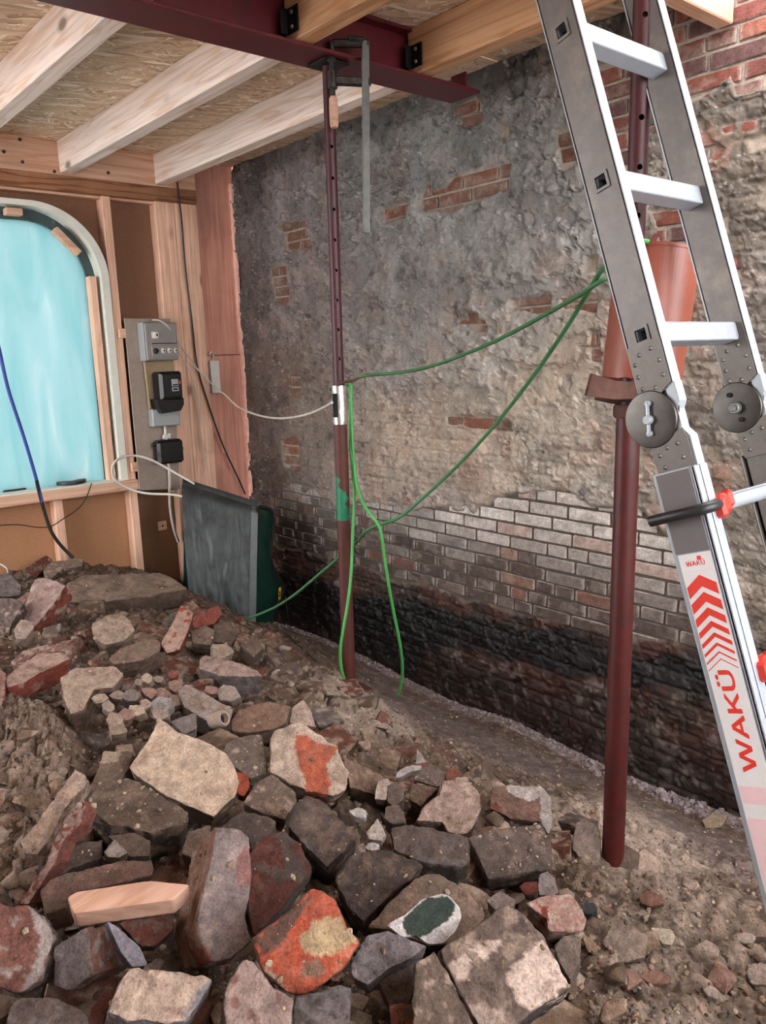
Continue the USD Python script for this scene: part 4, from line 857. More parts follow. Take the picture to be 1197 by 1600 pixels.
S("brick", "E", [(103, 230), (150, 160), (240, 140), (302, 190), (280, 272), (240, 275)], "grey-brown lump left of the little red brick corner", lin((130, 112, 100)), (0.7, 0.7, 0), 0.06, 0.06, spots=PALE, spot=-0.2)
S("brick", "E", [(78, 352), (95, 256), (170, 262), (262, 285), (190, 350), (150, 400)], "tan brick piece at the left of the rounded cream-pink stone", lin((142, 116, 98)), (0.75, 0.65, 0), 0.06, 0.06)
S("bark_strip", "E", [(-5, 190), (50, 155), (110, 140), (155, 150), (150, 170), (90, 178), (30, 215), (-5, 222)], "curled whitish strip lying on the slope behind the rounded stone", lin((192, 182, 174)), (0.8, 0.6, 0), 0.018, 0.08, cat_="strip")
S("mortar_lump", "E", [(118, 142), (126, 40), (160, 75), (185, 130), (150, 140)], "upright white splinter behind the curled whitish strip", lin((190, 178, 168)), (0.5, 0.8, 0), 0.02, 0.09, cat_="chip")
S("brick", "E", [(-60, 270), (0, 245), (48, 290), (40, 360), (-20, 400), (-60, 370)], "dusky brick on the slope left of the dark hollow", lin((118, 100, 88)), (0.7, 0.7, 0), 0.08, 0.06)
S("brick", "E", [(-70, 400), (10, 385), (45, 440), (60, 500), (-30, 510), (-80, 470)], "dusky brick below its neighbour left of the dark hollow", lin((122, 104, 90)), (0.7, 0.7, 0), 0.07, 0.06)
S("brick", "E", [(812, 1002), (850, 975), (900, 958), (1000, 945), (1092, 942), (1145, 1020), (1182, 1092), (1172, 1172), (1060, 1185), (950, 1182), (928, 1102), (880, 1062)], "pink and cream brick lump on the earth right of the plastered block", lin((196, 150, 132)), (0.75, 0.65, 0.1), 0.07, 0.08, side=lin((170, 140, 122)), spots=lin((212, 188, 164)), spot=-0.05, patch=[([(890, 1020), (940, 1015), (950, 1130), (905, 1085)], lin((140, 66, 50)))], cat_="brick")
S("mortar_lump", "E", [(878, 900), (890, 820), (940, 798), (985, 850), (1005, 940), (960, 962), (890, 950)], "crumbly grey lump above the pink and cream brick", lin((156, 144, 136)), (0.7, 0.7, 0), 0.06, 0.06, cat_="mortar lump")
S("brick", "E", [(763, 900), (800, 872), (876, 868), (880, 935), (800, 955)], "deep red brick end left of the crumbly grey lump", lin((122, 58, 44)), (0.5, 0.85, 0), 0.06, 0.05)
S("brick", "E", [(558, 988), (600, 950), (650, 924), (742, 980), (730, 1022), (640, 1072)], "grey-mauve stone at the top of the plastered block", lin((142, 124, 114)), (0.7, 0.7, 0), 0.06, 0.07, cat_="stone")
S("stone", "G", [(668, 62), (690, 48), (722, 40), (772, 70), (762, 160), (700, 132)], "dark brown stone at the foot of the right prop", lin((120, 102, 86)), (0.6, 0.8, 0), 0.06, 0.05, cat_="stone")
S("stone", "G", [(738, 92), (790, 55), (846, 95), (838, 140), (790, 168)], "pinkish stone with one flat lit side, right of the right prop's foot", lin((190, 164, 142)), (0.6, 0.75, 0.2), 0.06, 0.06, side=BROWN * 0.8, cat_="stone")  # lit face put into the colour, sides browner
S("stone", "G", [(558, -30), (590, -45), (632, -20), (642, 30), (637, 112), (590, 117), (545, 52)], "tall pale stone leaning left of the right prop's foot", lin((164, 146, 130)), (0.6, 0.8, 0), 0.06, 0.07, cat_="stone")
S("brick", "E", [(1165, 505), (1185, 455), (1240, 445), (1270, 480), (1255, 510), (1200, 525)], "small bright orange brick chip beside the right prop", lin((226, 120, 74)), (0.7, 0.7, 0), 0.025, 0.04)
S("mortar_lump", "G", [(808, 320), (880, 325), (893, 350), (880, 380), (850, 375)], "cream triangular flake lying on the earth at the lower right", lin((222, 208, 176)), (0.9, 0.5, 0), 0.012, 0.03, clean=True, cat_="chip")
S("stone", "G", [(768, 478), (820, 460), (878, 480), (870, 510), (800, 505)], "flat reddish stone pressed into the earth below the cream flake", lin((160, 118, 98)), (0.95, 0.4, 0), 0.04, 0.01, cat_="stone")
S("stone", "G", [(645, 370), (670, 325), (740, 310), (805, 350), (790, 420), (700, 440)], "sandy lump in the earth left of the cream flake", lin((156, 138, 120)), (0.85, 0.6, 0), 0.05, 0.02, cat_="stone")
S("stone", "G", [(1128, 475), (1150, 440), (1220, 445), (1220, 515), (1150, 512)], "pale stone at the right edge in the lower corner", lin((170, 150, 132)), (0.85, 0.6, 0), 0.05, 0.03, cat_="stone")
S("stone", "G", [(985, 530), (1010, 512), (1042, 535), (1035, 562), (1000, 550)], "small white stone in the earth at the bottom right", lin((202, 186, 168)), (0.8, 0.6, 0), 0.03, 0.03, cat_="stone")
S("brick", "G", [(1108, 322), (1130, 303), (1220, 305), (1220, 352), (1130, 352)], "tan brick half sunk in the earth at the right edge", lin((150, 126, 106)), (0.9, 0.5, 0), 0.05, 0.03, cat_="brick")
S("stone", "G", [(958, 172), (975, 142), (1015, 145), (1025, 182), (985, 198)], "brown pebble-sized stone on the sand right of the right prop", lin((122, 98, 82)), (0.8, 0.6, 0), 0.04, 0.03, cat_="stone")
S("stone", "G", [(883, 205), (900, 180), (932, 188), (935, 215), (905, 222)], "pale stone on the sand below the right prop", lin((184, 168, 150)), (0.8, 0.6, 0), 0.03, 0.03, cat_="stone")
S("stone", "G", [(575, 255), (590, 236), (620, 236), (632, 258), (615, 275), (588, 274)], "dark smooth pebble right of the pink and cream brick", lin((70, 70, 72)), (0.8, 0.6, 0), 0.03, 0.03, cat_="stone", rough=0.4)
S("stone", "G", [(770, 215), (800, 195), (850, 210), (858, 240), (810, 250), (775, 238)], "small reddish-brown stone below the right prop", lin((146, 104, 82)), (0.8, 0.6, 0), 0.04, 0.02, cat_="stone")
S("stone", "G", [(485, 380), (520, 345), (575, 350), (572, 440), (540, 500), (500, 430)], "grey cracked lump along the right side of the plastered block", lin((136, 120, 106)), (0.8, 0.6, 0), 0.06, 0.03, cat_="stone")
S("stone", "I", [(636, 1054), (642, 1047), (655, 1048), (659, 1058), (650, 1067), (638, 1063)], "pink-white lump lying in the trench beside the hanging green loop", lin((196, 140, 120)), (0.6, 0.8, 0), 0.05, 0.05, spots=WHITE * 0.8, spot=-0.05, cat_="stone")
S("stone", "I", [(1096, 1282), (1115, 1268), (1138, 1274), (1128, 1292), (1104, 1296)], "sandy stone on the trench floor below the ladder label", lin((160, 138, 110)), (0.8, 0.6, 0), 0.05, 0.04, cat_="stone")
# --- the nest of small pale rubble left of the grey brick
for k, (x, y, w, c, lab) in enumerate([(612, 678, 46, GREY * 1.15, "bluish-grey egg-shaped stone"), (700, 658, 40, PINK * 1.1, "pink chip at the upper middle"), (690, 598, 30, CREAM * 0.8, "cream chip at the top"), (648, 612, 26, PALE, "little pale stone at the upper left"), (742, 602, 30, PALE * 0.9, "little stone at the upper right"),
        (762, 672, 44, PINK, "pink chip on the right"), (752, 716, 60, lin((176, 168, 160)), "flat grey-white plate"), (640, 745, 44, CREAM * 0.95, "cream triangular chip in the middle"), (540, 788, 50, CREAM * 0.85, "cream slab chip at the lower left"), (508, 728, 34, PALE, "pale chip on the left"),
        (470, 690, 40, CREAM * 0.8, "cream chip against the broad cream block"), (545, 676, 36, PALE * 0.9, "round pale stone between the others"), (592, 640, 30, GREY, "grey chip near the top"), (682, 718, 34, PALE * 1.05, "pale chip beside the flat plate"), (590, 770, 44, PINK * 0.95, "pinkish chip at the lower middle"), (748, 768, 44, PALE * 1.05, "pale chip below the flat plate"),
        (832, 700, 46, TAN, "tan stone at the right end"), (552, 838, 46, CREAM * 0.75, "cream wedge at the bottom"), (822, 628, 40, PINK * 1.1, "pink stone touching the grey brick"), (1062, 672, 60, lin((184, 166, 148)), "knobbly pale stone right of the grey brick"), (990, 652, 34, PINK, "pink pebble right of the grey brick"), (808, 580, 26, RED_ * 1.2, "red crumb above the grey brick"), (1085, 918, 40, PALE, "pale pebble on the grey-brown block"), (1150, 940, 40, GREY, "grey pebble on the grey-brown block")]):
    g = np.random.default_rng(300 + k); a0 = g.random() * 6
    w_ = w * 1.6
    pts = [(x + 0.62 * w_ * math.cos(a0 + a) * g.uniform(0.75, 1.15), y + 0.48 * w_ * math.sin(a0 + a) * g.uniform(0.6, 1.2)) for a in np.linspace(0, 2 * math.pi, 6, endpoint=False)]
    S("rubble_chip", "A", pts, lab + (" of the small pale rubble pocket" if k < 19 else ""), c, (0.75, 0.65, g.uniform(-0.3, 0.3)), 0.022 if w < 42 else 0.03, 0.05 if k < 19 else 0.07, cat_="chip", group="small pale rubble in a pocket of the heap" if k < 19 else None)
# ================================================================= steel beam with its brackets
BX0, BX1, BYC, BB, BT = -1.6, 2.585, 2.468, 1.028, ZC - 0.002
beam = thing("steel_beam", "dark red steel I-beam carrying the ceiling joists across the room", "beam", (0.6, BYC, BB))
fw, ft, wt = 0.165, 0.0125, 0.012
obj("bottom_flange", box((BX0, BYC - fw / 2, BB), (BX1, BYC + fw / 2, BB + ft), 0.002), "beam_paint", beam)
obj("top_flange", box((BX0, BYC - 0.052, BT - ft), (2.30, BYC + 0.052, BT), 0.002), "beam_paint", beam)
obj("web", box((BX0, BYC - wt / 2, BB + ft), (2.30, BYC + wt / 2, BT - ft), 0.001), "beam_paint", beam)
obj("end_plate", box((2.575, BYC - 0.01, BB + ft), (2.585, BYC + 0.075, BB + 0.10), 0.002), "beam_paint", beam)
for xj in (1.683, 2.243, 1.108):
    br = obj("bracket", cat(box((xj - 0.034, BYC - 0.052, 1.062), (xj - 0.002, BYC - 0.046, 1.142), 0.002), box((xj - 0.008, BYC - 0.108, 1.062), (xj - 0.001, BYC - 0.046, 1.142), 0.002)), "black_steel", beam)
    for dz in (-0.022, 0.022):
        obj("bolt", lathe([(0, 0.006), (0.006, 0.006), (0.007, 0), (0, 0)], (xj - 0.008, BYC - 0.078, 1.102 + dz), (-1, 0, 0), 6), "zinc", br)

# ================================================================= steel props
def hollow(p0, p1, r, holes=(), hd=None, hr=0.006, wall=0.0035):
    p0, p1 = np.asarray(p0, float), np.asarray(p1, float)
    L = np.linalg.norm(p1 - p0); z = nrm(p1 - p0)
    m = m3.Manifold.cylinder(L, r, r, 40) - m3.Manifold.cylinder(L - 0.02, r - wall, r - wall, 40).translate((0, 0, 0.01))
    x = nrm(np.cross([0, 1, 0], z)); y = np.cross(z, x)
    for h in holes:
        hx = np.array(hd) - z * (np.array(hd) @ z); a = math.atan2(hx @ y, hx @ x)
        m -= m3.Manifold.cylinder(4 * r, hr, hr, 14, True).rotate((0, 90, 0)).translate((0, 0, h)).rotate((0, 0, math.degrees(a)))
    t = tm(m); t.apply_transform(frame(x, y, z, p0)); return t
def on_axis(p0, p1, z):
    p0, p1 = np.asarray(p0, float), np.asarray(p1, float)
    return p0 + (p1 - p0) * (z - p0[2]) / (p1[2] - p0[2])
# prop under the beam
B1 = np.array([1.8575, 2.47, -1.36]); T1 = np.array([1.878, 2.47, 1.026])
pr1 = thing("steel_prop", "red steel prop under the beam with a silver foil sleeve and a green paint patch", "prop", B1)
zf0, zf1 = -0.262, -0.112
obj("outer_tube", hollow(B1, on_axis(B1, T1, zf1 - 0.004), 0.0265), "rusty_tube", pr1, smooth=40)
IT = on_axis(B1, T1, zf1 - 0.10)
obj("inner_tube", hollow(IT, on_axis(B1, T1, 1.016), 0.0205, np.arange(0.20, 1.1, 0.108), (-0.45, -0.9, 0), 0.0062), "red_oxide", pr1, smooth=40)
obj("head_plate", bev(0.11, 0.11, 0.008, 0.002).apply_translation((1.878, 2.47, 1.0215)), "black_steel", pr1)
obj("foot_plate", bev(0.14, 0.14, 0.008, 0.002).apply_translation((1.857, 2.47, -1.358)), "rusty_tube", pr1)
a0, a1 = on_axis(B1, T1, zf0), on_axis(B1, T1, zf1)
L = zf1 - zf0
fo = lathe([(0.0270, 0), (0.0285, 0.002), (0.0290, L * 0.3), (0.0284, L * 0.55), (0.0292, L - 0.002), (0.0272, L)], a0, a1 - a0, 48)
fo.vertices += 0.0009 * np.stack([fbm(fo.vertices * 60, 3, k) for k in range(3)], 1)
obj("foil_sleeve", fo, "foil", pr1, smooth=50)
obj("foil_fold", bar(a0 + (-0.030, -0.012, 0.03), a1 + (-0.030, -0.012, -0.03), 0.004, 0.02, (0.6, -0.8, 0), 0.001), "black_plastic", pr1)
pc = on_axis(B1, T1, zf1 + 0.012)
obj("pin", cat(rod(pc + (-0.030, -0.028, -0.003), pc + (0.052, -0.030, 0.006), 0.0055, 14), rod(pc + (0.052, -0.030, 0.006), pc + (0.085, -0.015, 0.012), 0.0045, 12)), "rust_plate", pr1, smooth=40)
# the patch of green paint: a thin ragged skin round the left of the tube
def patch_on(p0, p1, z0, z1, r, edge, mat, parent, name):
    th = np.linspace(math.radians(150), math.radians(330), 60); zs = np.linspace(z0, z1, 60); v = []; ok = []
    for z in zs:
        c = on_axis(p0, p1, z)
        for t in th:
            v.append(c + (r * math.cos(t), r * math.sin(t), 0)); ok.append(edge(t, (z - z0) / (z1 - z0)))
    i = np.arange(3600).reshape(60, 60); ok = np.array(ok).reshape(60, 60)
    f = []
    for a in range(59):
        for b in range(59):
            if ok[a, b] and ok[a + 1, b] and ok[a, b + 1] and ok[a + 1, b + 1]:
                f += [[i[a, b], i[a, b + 1], i[a + 1, b + 1]], [i[a, b], i[a + 1, b + 1], i[a + 1, b]]]
    m = trimesh.Trimesh(np.array(v), np.array(f), process=True)
    obj(name, m, mat, parent, smooth=True)
ed = lambda t, s: (math.degrees(t) < 205 + 95 * (1 - s) ** 0.6 * (0.75 + 0.5 * abs(math.sin(9 * s))) + 14 * math.sin(31 * s) - (35 if s > 0.62 else 0)) and (math.degrees(t) > 150)
patch_on(B1, T1, -0.64, -0.45, 0.02685, ed, "green_paint", pr1, "paint_patch")

# the right prop with its plate, nut and the pipe collar sleeve
B2 = np.array([1.545, 1.0, -1.34]); T2 = np.array([1.5735, 1.0, 1.10])
pr2 = thing("steel_prop", "dark red steel prop behind the ladder, with a plate and nut at mid height", "prop", B2)
zt2 = -0.135
obj("outer_tube", hollow(B2, on_axis(B2, T2, zt2), 0.0265), "dark_red_tube", pr2, smooth=40)
obj("inner_tube", hollow(on_axis(B2, T2, zt2 - 0.08), on_axis(B2, T2, 1.10), 0.0205, np.arange(0.10, 1.2, 0.096), (-0.70, -0.72, 0), 0.0058), "red_oxide", pr2, smooth=40)
obj("foot_plate", bev(0.14, 0.14, 0.008, 0.002).apply_translation(B2 + (0, 0, 0.004)), "dark_red_tube", pr2)
c2 = on_axis(B2, T2, -0.118)
hp = bev(0.155, 0.115, 0.006, 0.002)
cs_ = m3.CrossSection.square((0.15, 0.11), True)
plate = tm(mf(hp) - m3.Manifold.cylinder(0.05, 0.0215, 0.0215, 32, True)); R_ = trimesh.transformations.rotation_matrix
plate.apply_transform(R_(math.radians(7), [0, 1, 0])); plate.apply_transform(R_(math.radians(20), [0, 0, 1])); plate.apply_translation(c2)
q4 = [at_y(*p, 0.945) for p in ((926, 584), (963, 595), (1004, 598), (1004, 622), (960, 624), (917, 618))]
lip = prism([(k[0], k[2]) for k in q4][::-1], (0, 0.951, 0), (1, 0, 0), (0, 0, 1), 0.006)
obj("collar_plate", cat(plate, lip), "rust_plate", pr2)
obj("thread_nut", lathe([(0.0212, 0), (0.031, 0.0), (0.034, 0.006), (0.034, 0.024), (0.031, 0.03), (0.0212, 0.03)], on_axis(B2, T2, -0.155), T2 - B2, 24), "rust_plate", pr2, smooth=40)
obj("pin", rod(c2 + (-0.01, -0.06, -0.03), c2 + (0.01, -0.035, -0.06), 0.006, 12), "zinc", pr2, smooth=40)

# orange plastic pipe piece round the right prop
PA = (at_y(943, 592, 1.0) + at_y(1054, 606, 1.0)) / 2; PB = (at_y(969, 398, 1.0) + at_y(1081, 397, 1.0)) / 2
PA[2] += 0.002
ax_ = nrm(PB - PA); Lp = np.linalg.norm(PB - PA); r0, r1 = 0.086, 0.090
m = tm((m3.Manifold.cylinder(Lp, r0, r1, 72) - m3.Manifold.cylinder(Lp + 0.02, r0 - 0.005, r1 - 0.005, 72).translate((0, 0, -0.01))).refine_to_length(0.018))
lowend = m.vertices[:, 2] < 0.02
m.vertices[lowend, 2] += 0.006 * fbm(np.c_[m.vertices[lowend, :2], np.zeros(lowend.sum())] * 40, 3, 2)
x_ = nrm(np.cross([0, 1, 0], ax_)); m.apply_transform(frame(x_, np.cross(ax_, x_), ax_, PA))
sl_ = thing("pipe_sleeve", "orange plastic drain pipe piece slipped over the right prop behind the ladder", "pipe", PA)
obj("pipe", m, "pipe_orange", sl_, smooth=40)
obj("rim", lathe([(r1 - 0.006, -0.004), (r1 + 0.0015, -0.004), (r1 + 0.0025, 0.0), (r1 + 0.0015, 0.004), (r1 - 0.006, 0.004)], PB, ax_, 72), "pipe_orange", sl_, smooth=40)
gb = on_axis(B2, T2, at_y(1010, 385, 1.0)[2])
tb = obj("cable_tie", trimesh.creation.torus(0.0265, 0.0055, 40, 12).apply_translation(gb + (0, 0, 0.004)), "cable_green", smooth=True)
tag(tb, "bright green band wound round the right prop just above the orange pipe", "cable tie")

# ================================================================= screw clamp on the beam
cl = thing("screw_clamp", "old iron screw clamp gripping the beam's flange above the left prop, long bar hanging down", "clamp", (1.955, 2.355, 0.95))
yb = 2.352
obj("bar", bar((1.9585, yb, 1.085), (1.9335, yb, 0.437), 0.030, 0.010, (0, -1, 0), 0.002), "zinc", cl)
topc = np.array([1.955, yb, 1.078])
obj("fixed_jaw", cat(bar(topc + (0.018, 0, 0), topc + (-0.088, 0.075, 0.0), 0.022, 0.026, (0, 0, 1), 0.005), bar(topc + (0.0, 0.0, 0.008), topc + (-0.05, 0.035, 0.012), 0.024, 0.016, (0, 0, 1), 0.004), rod(topc + (-0.088, 0.078, -0.030), topc + (-0.088, 0.078, 0.004), 0.012, 20)), "old_iron", cl)
sj = np.array([1.955, yb, 0.952])
obj("sliding_jaw", cat(bar(sj + (0.022, 0, 0), sj + (-0.105, 0.07, 0.002), 0.024, 0.030, (0, 0, 1), 0.005), rod(sj + (-0.100, 0.066, -0.026), sj + (-0.100, 0.066, 0.030), 0.017, 24)), "old_iron", cl)
sp_ = sj + (-0.100, 0.066, 0)
obj("spindle", cat(rod(sp_ + (0, 0, -0.05), sp_ + (0, 0, 0.070), 0.0085, 20), *[trimesh.creation.torus(0.0085, 0.0013, 20, 6).apply_translation(sp_ + (0, 0, z)) for z in np.arange(-0.045, 0.064, 0.004)]), "old_iron", cl)
obj("swivel_pad", lathe([(0, 0.075), (0.015, 0.075), (0.017, 0.066), (0.011, 0.06), (0, 0.06)], sp_, (0, 0, 1), 24), "old_iron", cl, smooth=40)
h0 = sp_ + (0.001, 0, -0.05)
obj("handle", lathe([(0, -0.105), (0.012, -0.104), (0.0155, -0.095), (0.0165, -0.05), (0.0150, -0.008), (0.010, 0.0), (0, 0)], h0, (0.0, 0, 1), 28), "offcut", cl, smooth=40)

# ================================================================= hinged aluminium ladder
LO = np.array([1.25, 0.958, 0.55]); LX = np.array([1.0, 0, 0]); LD = nrm([0, -0.3155, -0.949]); LF = nrm([0, -0.949, 0.3155])
def lad(x, s, n):
    return LO + x * LX + s * LD + n * LF
ld = thing("ladder", "hinged aluminium ladder leaning beside the brick wall, red-lettered label on its lower rail", "ladder", (1.42, 0.55, -1.5))
LW = 0.335
def lbox(x0, x1, s0, s1, n0, n1, b=0.0025):
    m = bev(x1 - x0, s1 - s0, n1 - n0, b); m.apply_transform(frame(LX, LD, np.cross(LX, LD), lad((x0 + x1) / 2, (s0 + s1) / 2, 0)))
    m.apply_translation(LF * (n0 + n1) / 2); return m
def stile(x0, s0, s1, n0, n1, w, holes=(), hs=0.0105, wall=0.0022):
    """A rail of rectangular tube with the open rung ends punched through."""
    m = mf(lbox(x0, x0 + w, s0, s1, n0, n1, 0.003)) - mf(lbox(x0 + wall, x0 + w - wall, s0 - 0.1, s1 + 0.1, n0 + wall, n1 - wall, 0.001))
    for h in holes:
        m -= mf(lbox(x0 - 0.05, x0 + w + 0.05, h - hs, h + hs, -hs, hs, 0.003))
    return tm(m)
RS = [-0.56, -0.28, 0.0, 0.28, 0.56]
left = obj("stile", stile(0.0, -0.62, 0.655, -0.033, 0.033, 0.024, RS), "aluminium", ld, smooth=25)
obj("front_edge", lbox(-0.001, 0.025, -0.62, 0.655, 0.033, 0.0355, 0.001), "aluminium_bright", left)  # light on the narrow face painted as a paler strip
right_ = obj("stile", stile(LW - 0.024, -0.62, 0.655, -0.033, 0.033, 0.024, []), "aluminium", ld, smooth=25)
obj("rear_edge", lbox(-0.001, 0.025, -0.62, 0.655, -0.0350, -0.0332, 0.0006), "aluminium_bright", left)  # added pale strip for the light caught by the rear flange
obj("rear_edge", lbox(LW - 0.0262, LW + 0.001, -0.62, 0.655, -0.0350, -0.0325, 0.0006), "aluminium_bright", right_)
obj("front_edge", lbox(LW - 0.025, LW + 0.001, -0.62, 0.655, 0.033, 0.0355, 0.001), "aluminium_bright", right_)
for h in RS:
    sq = shapely.box(-0.0145, -0.0145, 0.0145, 0.0145).buffer(0.003).difference(shapely.box(-0.0105, -0.0105, 0.0105, 0.0105))
    o_ = lad(0.004, h, 0); tu = trimesh.creation.extrude_polygon(sq, LW - 0.012); tu.apply_transform(frame(LD, LF, np.cross(LD, LF) , o_) if np.cross(LD, LF)[0] > 0 else frame(LF, LD, np.cross(LF, LD), o_))
    rb_ = [lbox(0.026, LW - 0.026, h - 0.0180 + 0.0, h - 0.0165, -0.014 + k * 0.007, -0.0105 + k * 0.007, 0.0005) for k in range(5)]
    ru = obj("rung", cat(tu, *rb_), "aluminium_bright", ld, smooth=25)
    col = shapely.box(-0.0135, -0.0135, 0.0135, 0.0135).buffer(0.002).difference(shapely.box(-0.0105, -0.0105, 0.0105, 0.0105))
    cm = trimesh.creation.extrude_polygon(col, 0.004); cm.apply_transform(frame(LD, LF, np.cross(LD, LF), lad(-0.0025, h, 0)) if np.cross(LD, LF)[0] > 0 else frame(LF, LD, np.cross(LF, LD), lad(-0.0025, h, 0)))
    obj("rung_end", cm, "aluminium", ru)
    obj("end_plug", lbox(0.03, 0.034, h - 0.0108, h + 0.0108, -0.0108, 0.0108, 0.0005), "black_plastic", ru)  # added dark plug, stands in for the shade inside the rung
for k in range(6):
    s = -0.40 + 0.15 * k
    obj("hole_plug", lathe([(0, 0.0006), (0.0032, 0.0006), (0.0032, -0.002), (0, -0.002)], lad(0, s if k != 2 else -0.125, 0.008), (-1, 0, 0), 12), "dark_hole", left) if k in (2,) else None
def sidepoly(pts, x, t):
    """A plate in the plane of a rail's side: points are (s, n)."""
    p = Polygon([(a, b) for a, b in pts]).buffer(0.0015).buffer(-0.0)
    m = trimesh.creation.extrude_polygon(p, t)
    A = frame(LD, LF, np.cross(LD, LF), lad(x, 0, 0)); m.apply_transform(A)
    if np.cross(LD, LF)[0] < 0:
        m.apply_translation((t, 0, 0))
    return m
def rivets(x, sgn, sn, parent):
    for s, n in sn:
        obj("rivet", lathe([(0, 0.0032), (0.0022, 0.0028), (0.0036, 0.0012), (0.0042, 0), (0, -0.001)], lad(x, s, n), (sgn, 0, 0), 14), "zinc", parent, smooth=60)
SN1 = [(0.592, -0.012), (0.588, 0.012), (0.606, -0.024), (0.612, 0.022), (0.628, -0.024), (0.638, 0.022), (0.650, -0.022), (0.655, 0.002), (0.575, 0.0)][:8]
HC_ = (0.705, -0.021)     # hinge axis (s, n)
def hinge(x_in, sgn, x_side):
    """One joint: two riveted straps, two discs, locking lever and hub; x_side is the face one sees."""
    hg = obj("hinge", sidepoly([(0.665, -0.033), (0.665, 0.0325), (0.690, 0.0325), (0.735, 0.020), (0.745, -0.02), (0.70, -0.05), (0.672, -0.04)], x_side - sgn * 0.004 if sgn > 0 else x_side + 0.002, 0.003), "hinge_steel", ld)
    st = obj("strap", sidepoly([(0.575, -0.031), (0.575, 0.031), (0.652, 0.031), (0.668, 0.004), (0.656, -0.031)], x_side + (0.0002 if sgn > 0 else -0.0032), 0.003), "aluminium_dull", hg)
    rivets(x_side + sgn * 0.0034, sgn, SN1, hg)
    axis = (sgn, 0, 0); c = lad(x_side, *HC_)
    obj("disc", lathe([(0, 0.0075), (0.010, 0.0075), (0.036, 0.0070), (0.0485, 0.0055), (0.050, 0.0035), (0.050, 0.0), (0, 0)], c, axis, 64), "hinge_steel", hg, smooth=35)
    obj("disc", lathe([(0, 0.0), (0.048, 0.0), (0.049, -0.003), (0.048, -0.008), (0, -0.008)], c - np.array(axis) * 0.001, axis, 64), "black_steel", hg, smooth=35)
    s2 = obj("strap", sidepoly([(0.748, -0.012), (0.735, 0.030), (0.752, 0.034), (0.805, 0.034), (0.805, -0.030), (0.775, -0.034), (0.752, -0.032)], x_side + (0.0002 if sgn > 0 else -0.0032), 0.003), "aluminium_dull", hg)
    rivets(x_side + sgn * 0.0034, sgn, [(0.760, -0.005), (0.757, 0.016), (0.770, -0.022), (0.782, 0.020), (0.792, -0.018)], hg)
    return hg, c
hgl, cL = hinge(0, -1, -0.0005)
dl = nrm(0.92 * LD - 0.20 * LF + 0 * LX)
up_ = nrm(np.cross(dl, [1, 0, 0]))
obj("locking_lever", cat(bar(cL - dl * 0.030 + (-0.012, 0, 0), cL + dl * 0.026 + (-0.012, 0, 0), 0.010, 0.0028, up_, 0.001), rod(cL + (-0.005, 0, 0), cL + (-0.018, 0, 0), 0.008, 20), rod(cL - dl * 0.028 + (-0.004, 0, 0), cL - dl * 0.028 + (-0.014, 0, 0), 0.005, 14), rod(cL + dl * 0.024 + (-0.004, 0, 0), cL + dl * 0.024 + (-0.014, 0, 0), 0.005, 14)), "aluminium_bright", hgl)
hgr, cR_ = hinge(LW, -1, LW - 0.0245)
obj("hub", cat(rod(cR_ + (-0.006, 0, 0), cR_ + (-0.020, 0, 0), 0.012, 28), rod(cR_ + (-0.018, 0, 0), cR_ + (-0.024, 0, 0), 0.007, 6)), "zinc", hgr, smooth=35)
for a in (0.9, -1.0):
    q = cR_ + LD * 0.028 * a + LF * 0.006 * a
    obj("stop_pin", rod(q + (-0.006, 0, 0), q + (-0.012, 0, 0), 0.0045, 14), "black_steel", hgr, smooth=40)
for x0 in (0.0, LW - 0.024):
    k_ = obj("knuckle", sidepoly([(0.655, 0.020), (0.655, 0.0355), (0.688, 0.0355), (0.700, 0.028), (0.735, 0.028), (0.750, 0.0385), (0.80, 0.0385), (0.80, 0.026), (0.752, 0.024), (0.735, 0.012), (0.70, 0.012), (0.688, 0.020)], x0, 0.024), "aluminium_bright", ld)
# lower section: inner rails, outer rails with the label
obj("stile", stile(0.0, 0.768, 2.2, -0.031, 0.034, 0.024, []), "aluminium", ld, smooth=25)
obj("stile", stile(LW - 0.024, 0.768, 2.2, -0.033, 0.033, 0.024, []), "aluminium_dull", ld, smooth=25)
outer = obj("outer_rail", cat(lbox(-0.0125, -0.0105, 0.80, 2.2, -0.038, 0.033, 0.0008), lbox(-0.0125, -0.001, 0.80, 2.2, -0.0405, -0.0375, 0.001), lbox(-0.0125, 0.030, 0.80, 2.2, 0.033, 0.0395, 0.002),
                  lbox(-0.0125, -0.0085, 0.80, 2.2, 0.030, 0.041, 0.001), lbox(0.004, 0.026, 0.80, 2.2, 0.039, 0.0425, 0.0015)), "aluminium_bright", ld)
obj("outer_rail", cat(lbox(LW - 0.03, LW + 0.0125, 0.80, 2.2, 0.033, 0.0395, 0.002), lbox(LW + 0.0095, LW + 0.0125, 0.80, 2.2, -0.038, 0.034, 0.001), lbox(LW - 0.03, LW + 0.0125, 0.80, 2.2, -0.041, -0.037, 0.001)), "aluminium_dull", ld)
lab = obj("label", lbox(-0.0131, -0.0126, 0.945, 1.62, -0.031, 0.029, 0.0001), "label_white", ld, label="white label with red chevrons and lettering")
obj("sticker_grey", lbox(-0.0131, -0.0126, 0.803, 0.943, -0.034, 0.029, 0.0001), "label_grey", ld)
def lflat(poly, name, mat, t=0.0004):
    """Print on the label; points are (s, n)."""
    m = trimesh.creation.extrude_polygon(poly, t); m.apply_transform(frame(LD, LF, np.cross(LD, LF), lad(-0.0131 - (0 if np.cross(LD, LF)[0] < 0 else t), 0, 0))); return obj(name, m, mat, lab)
s_ = 0.982
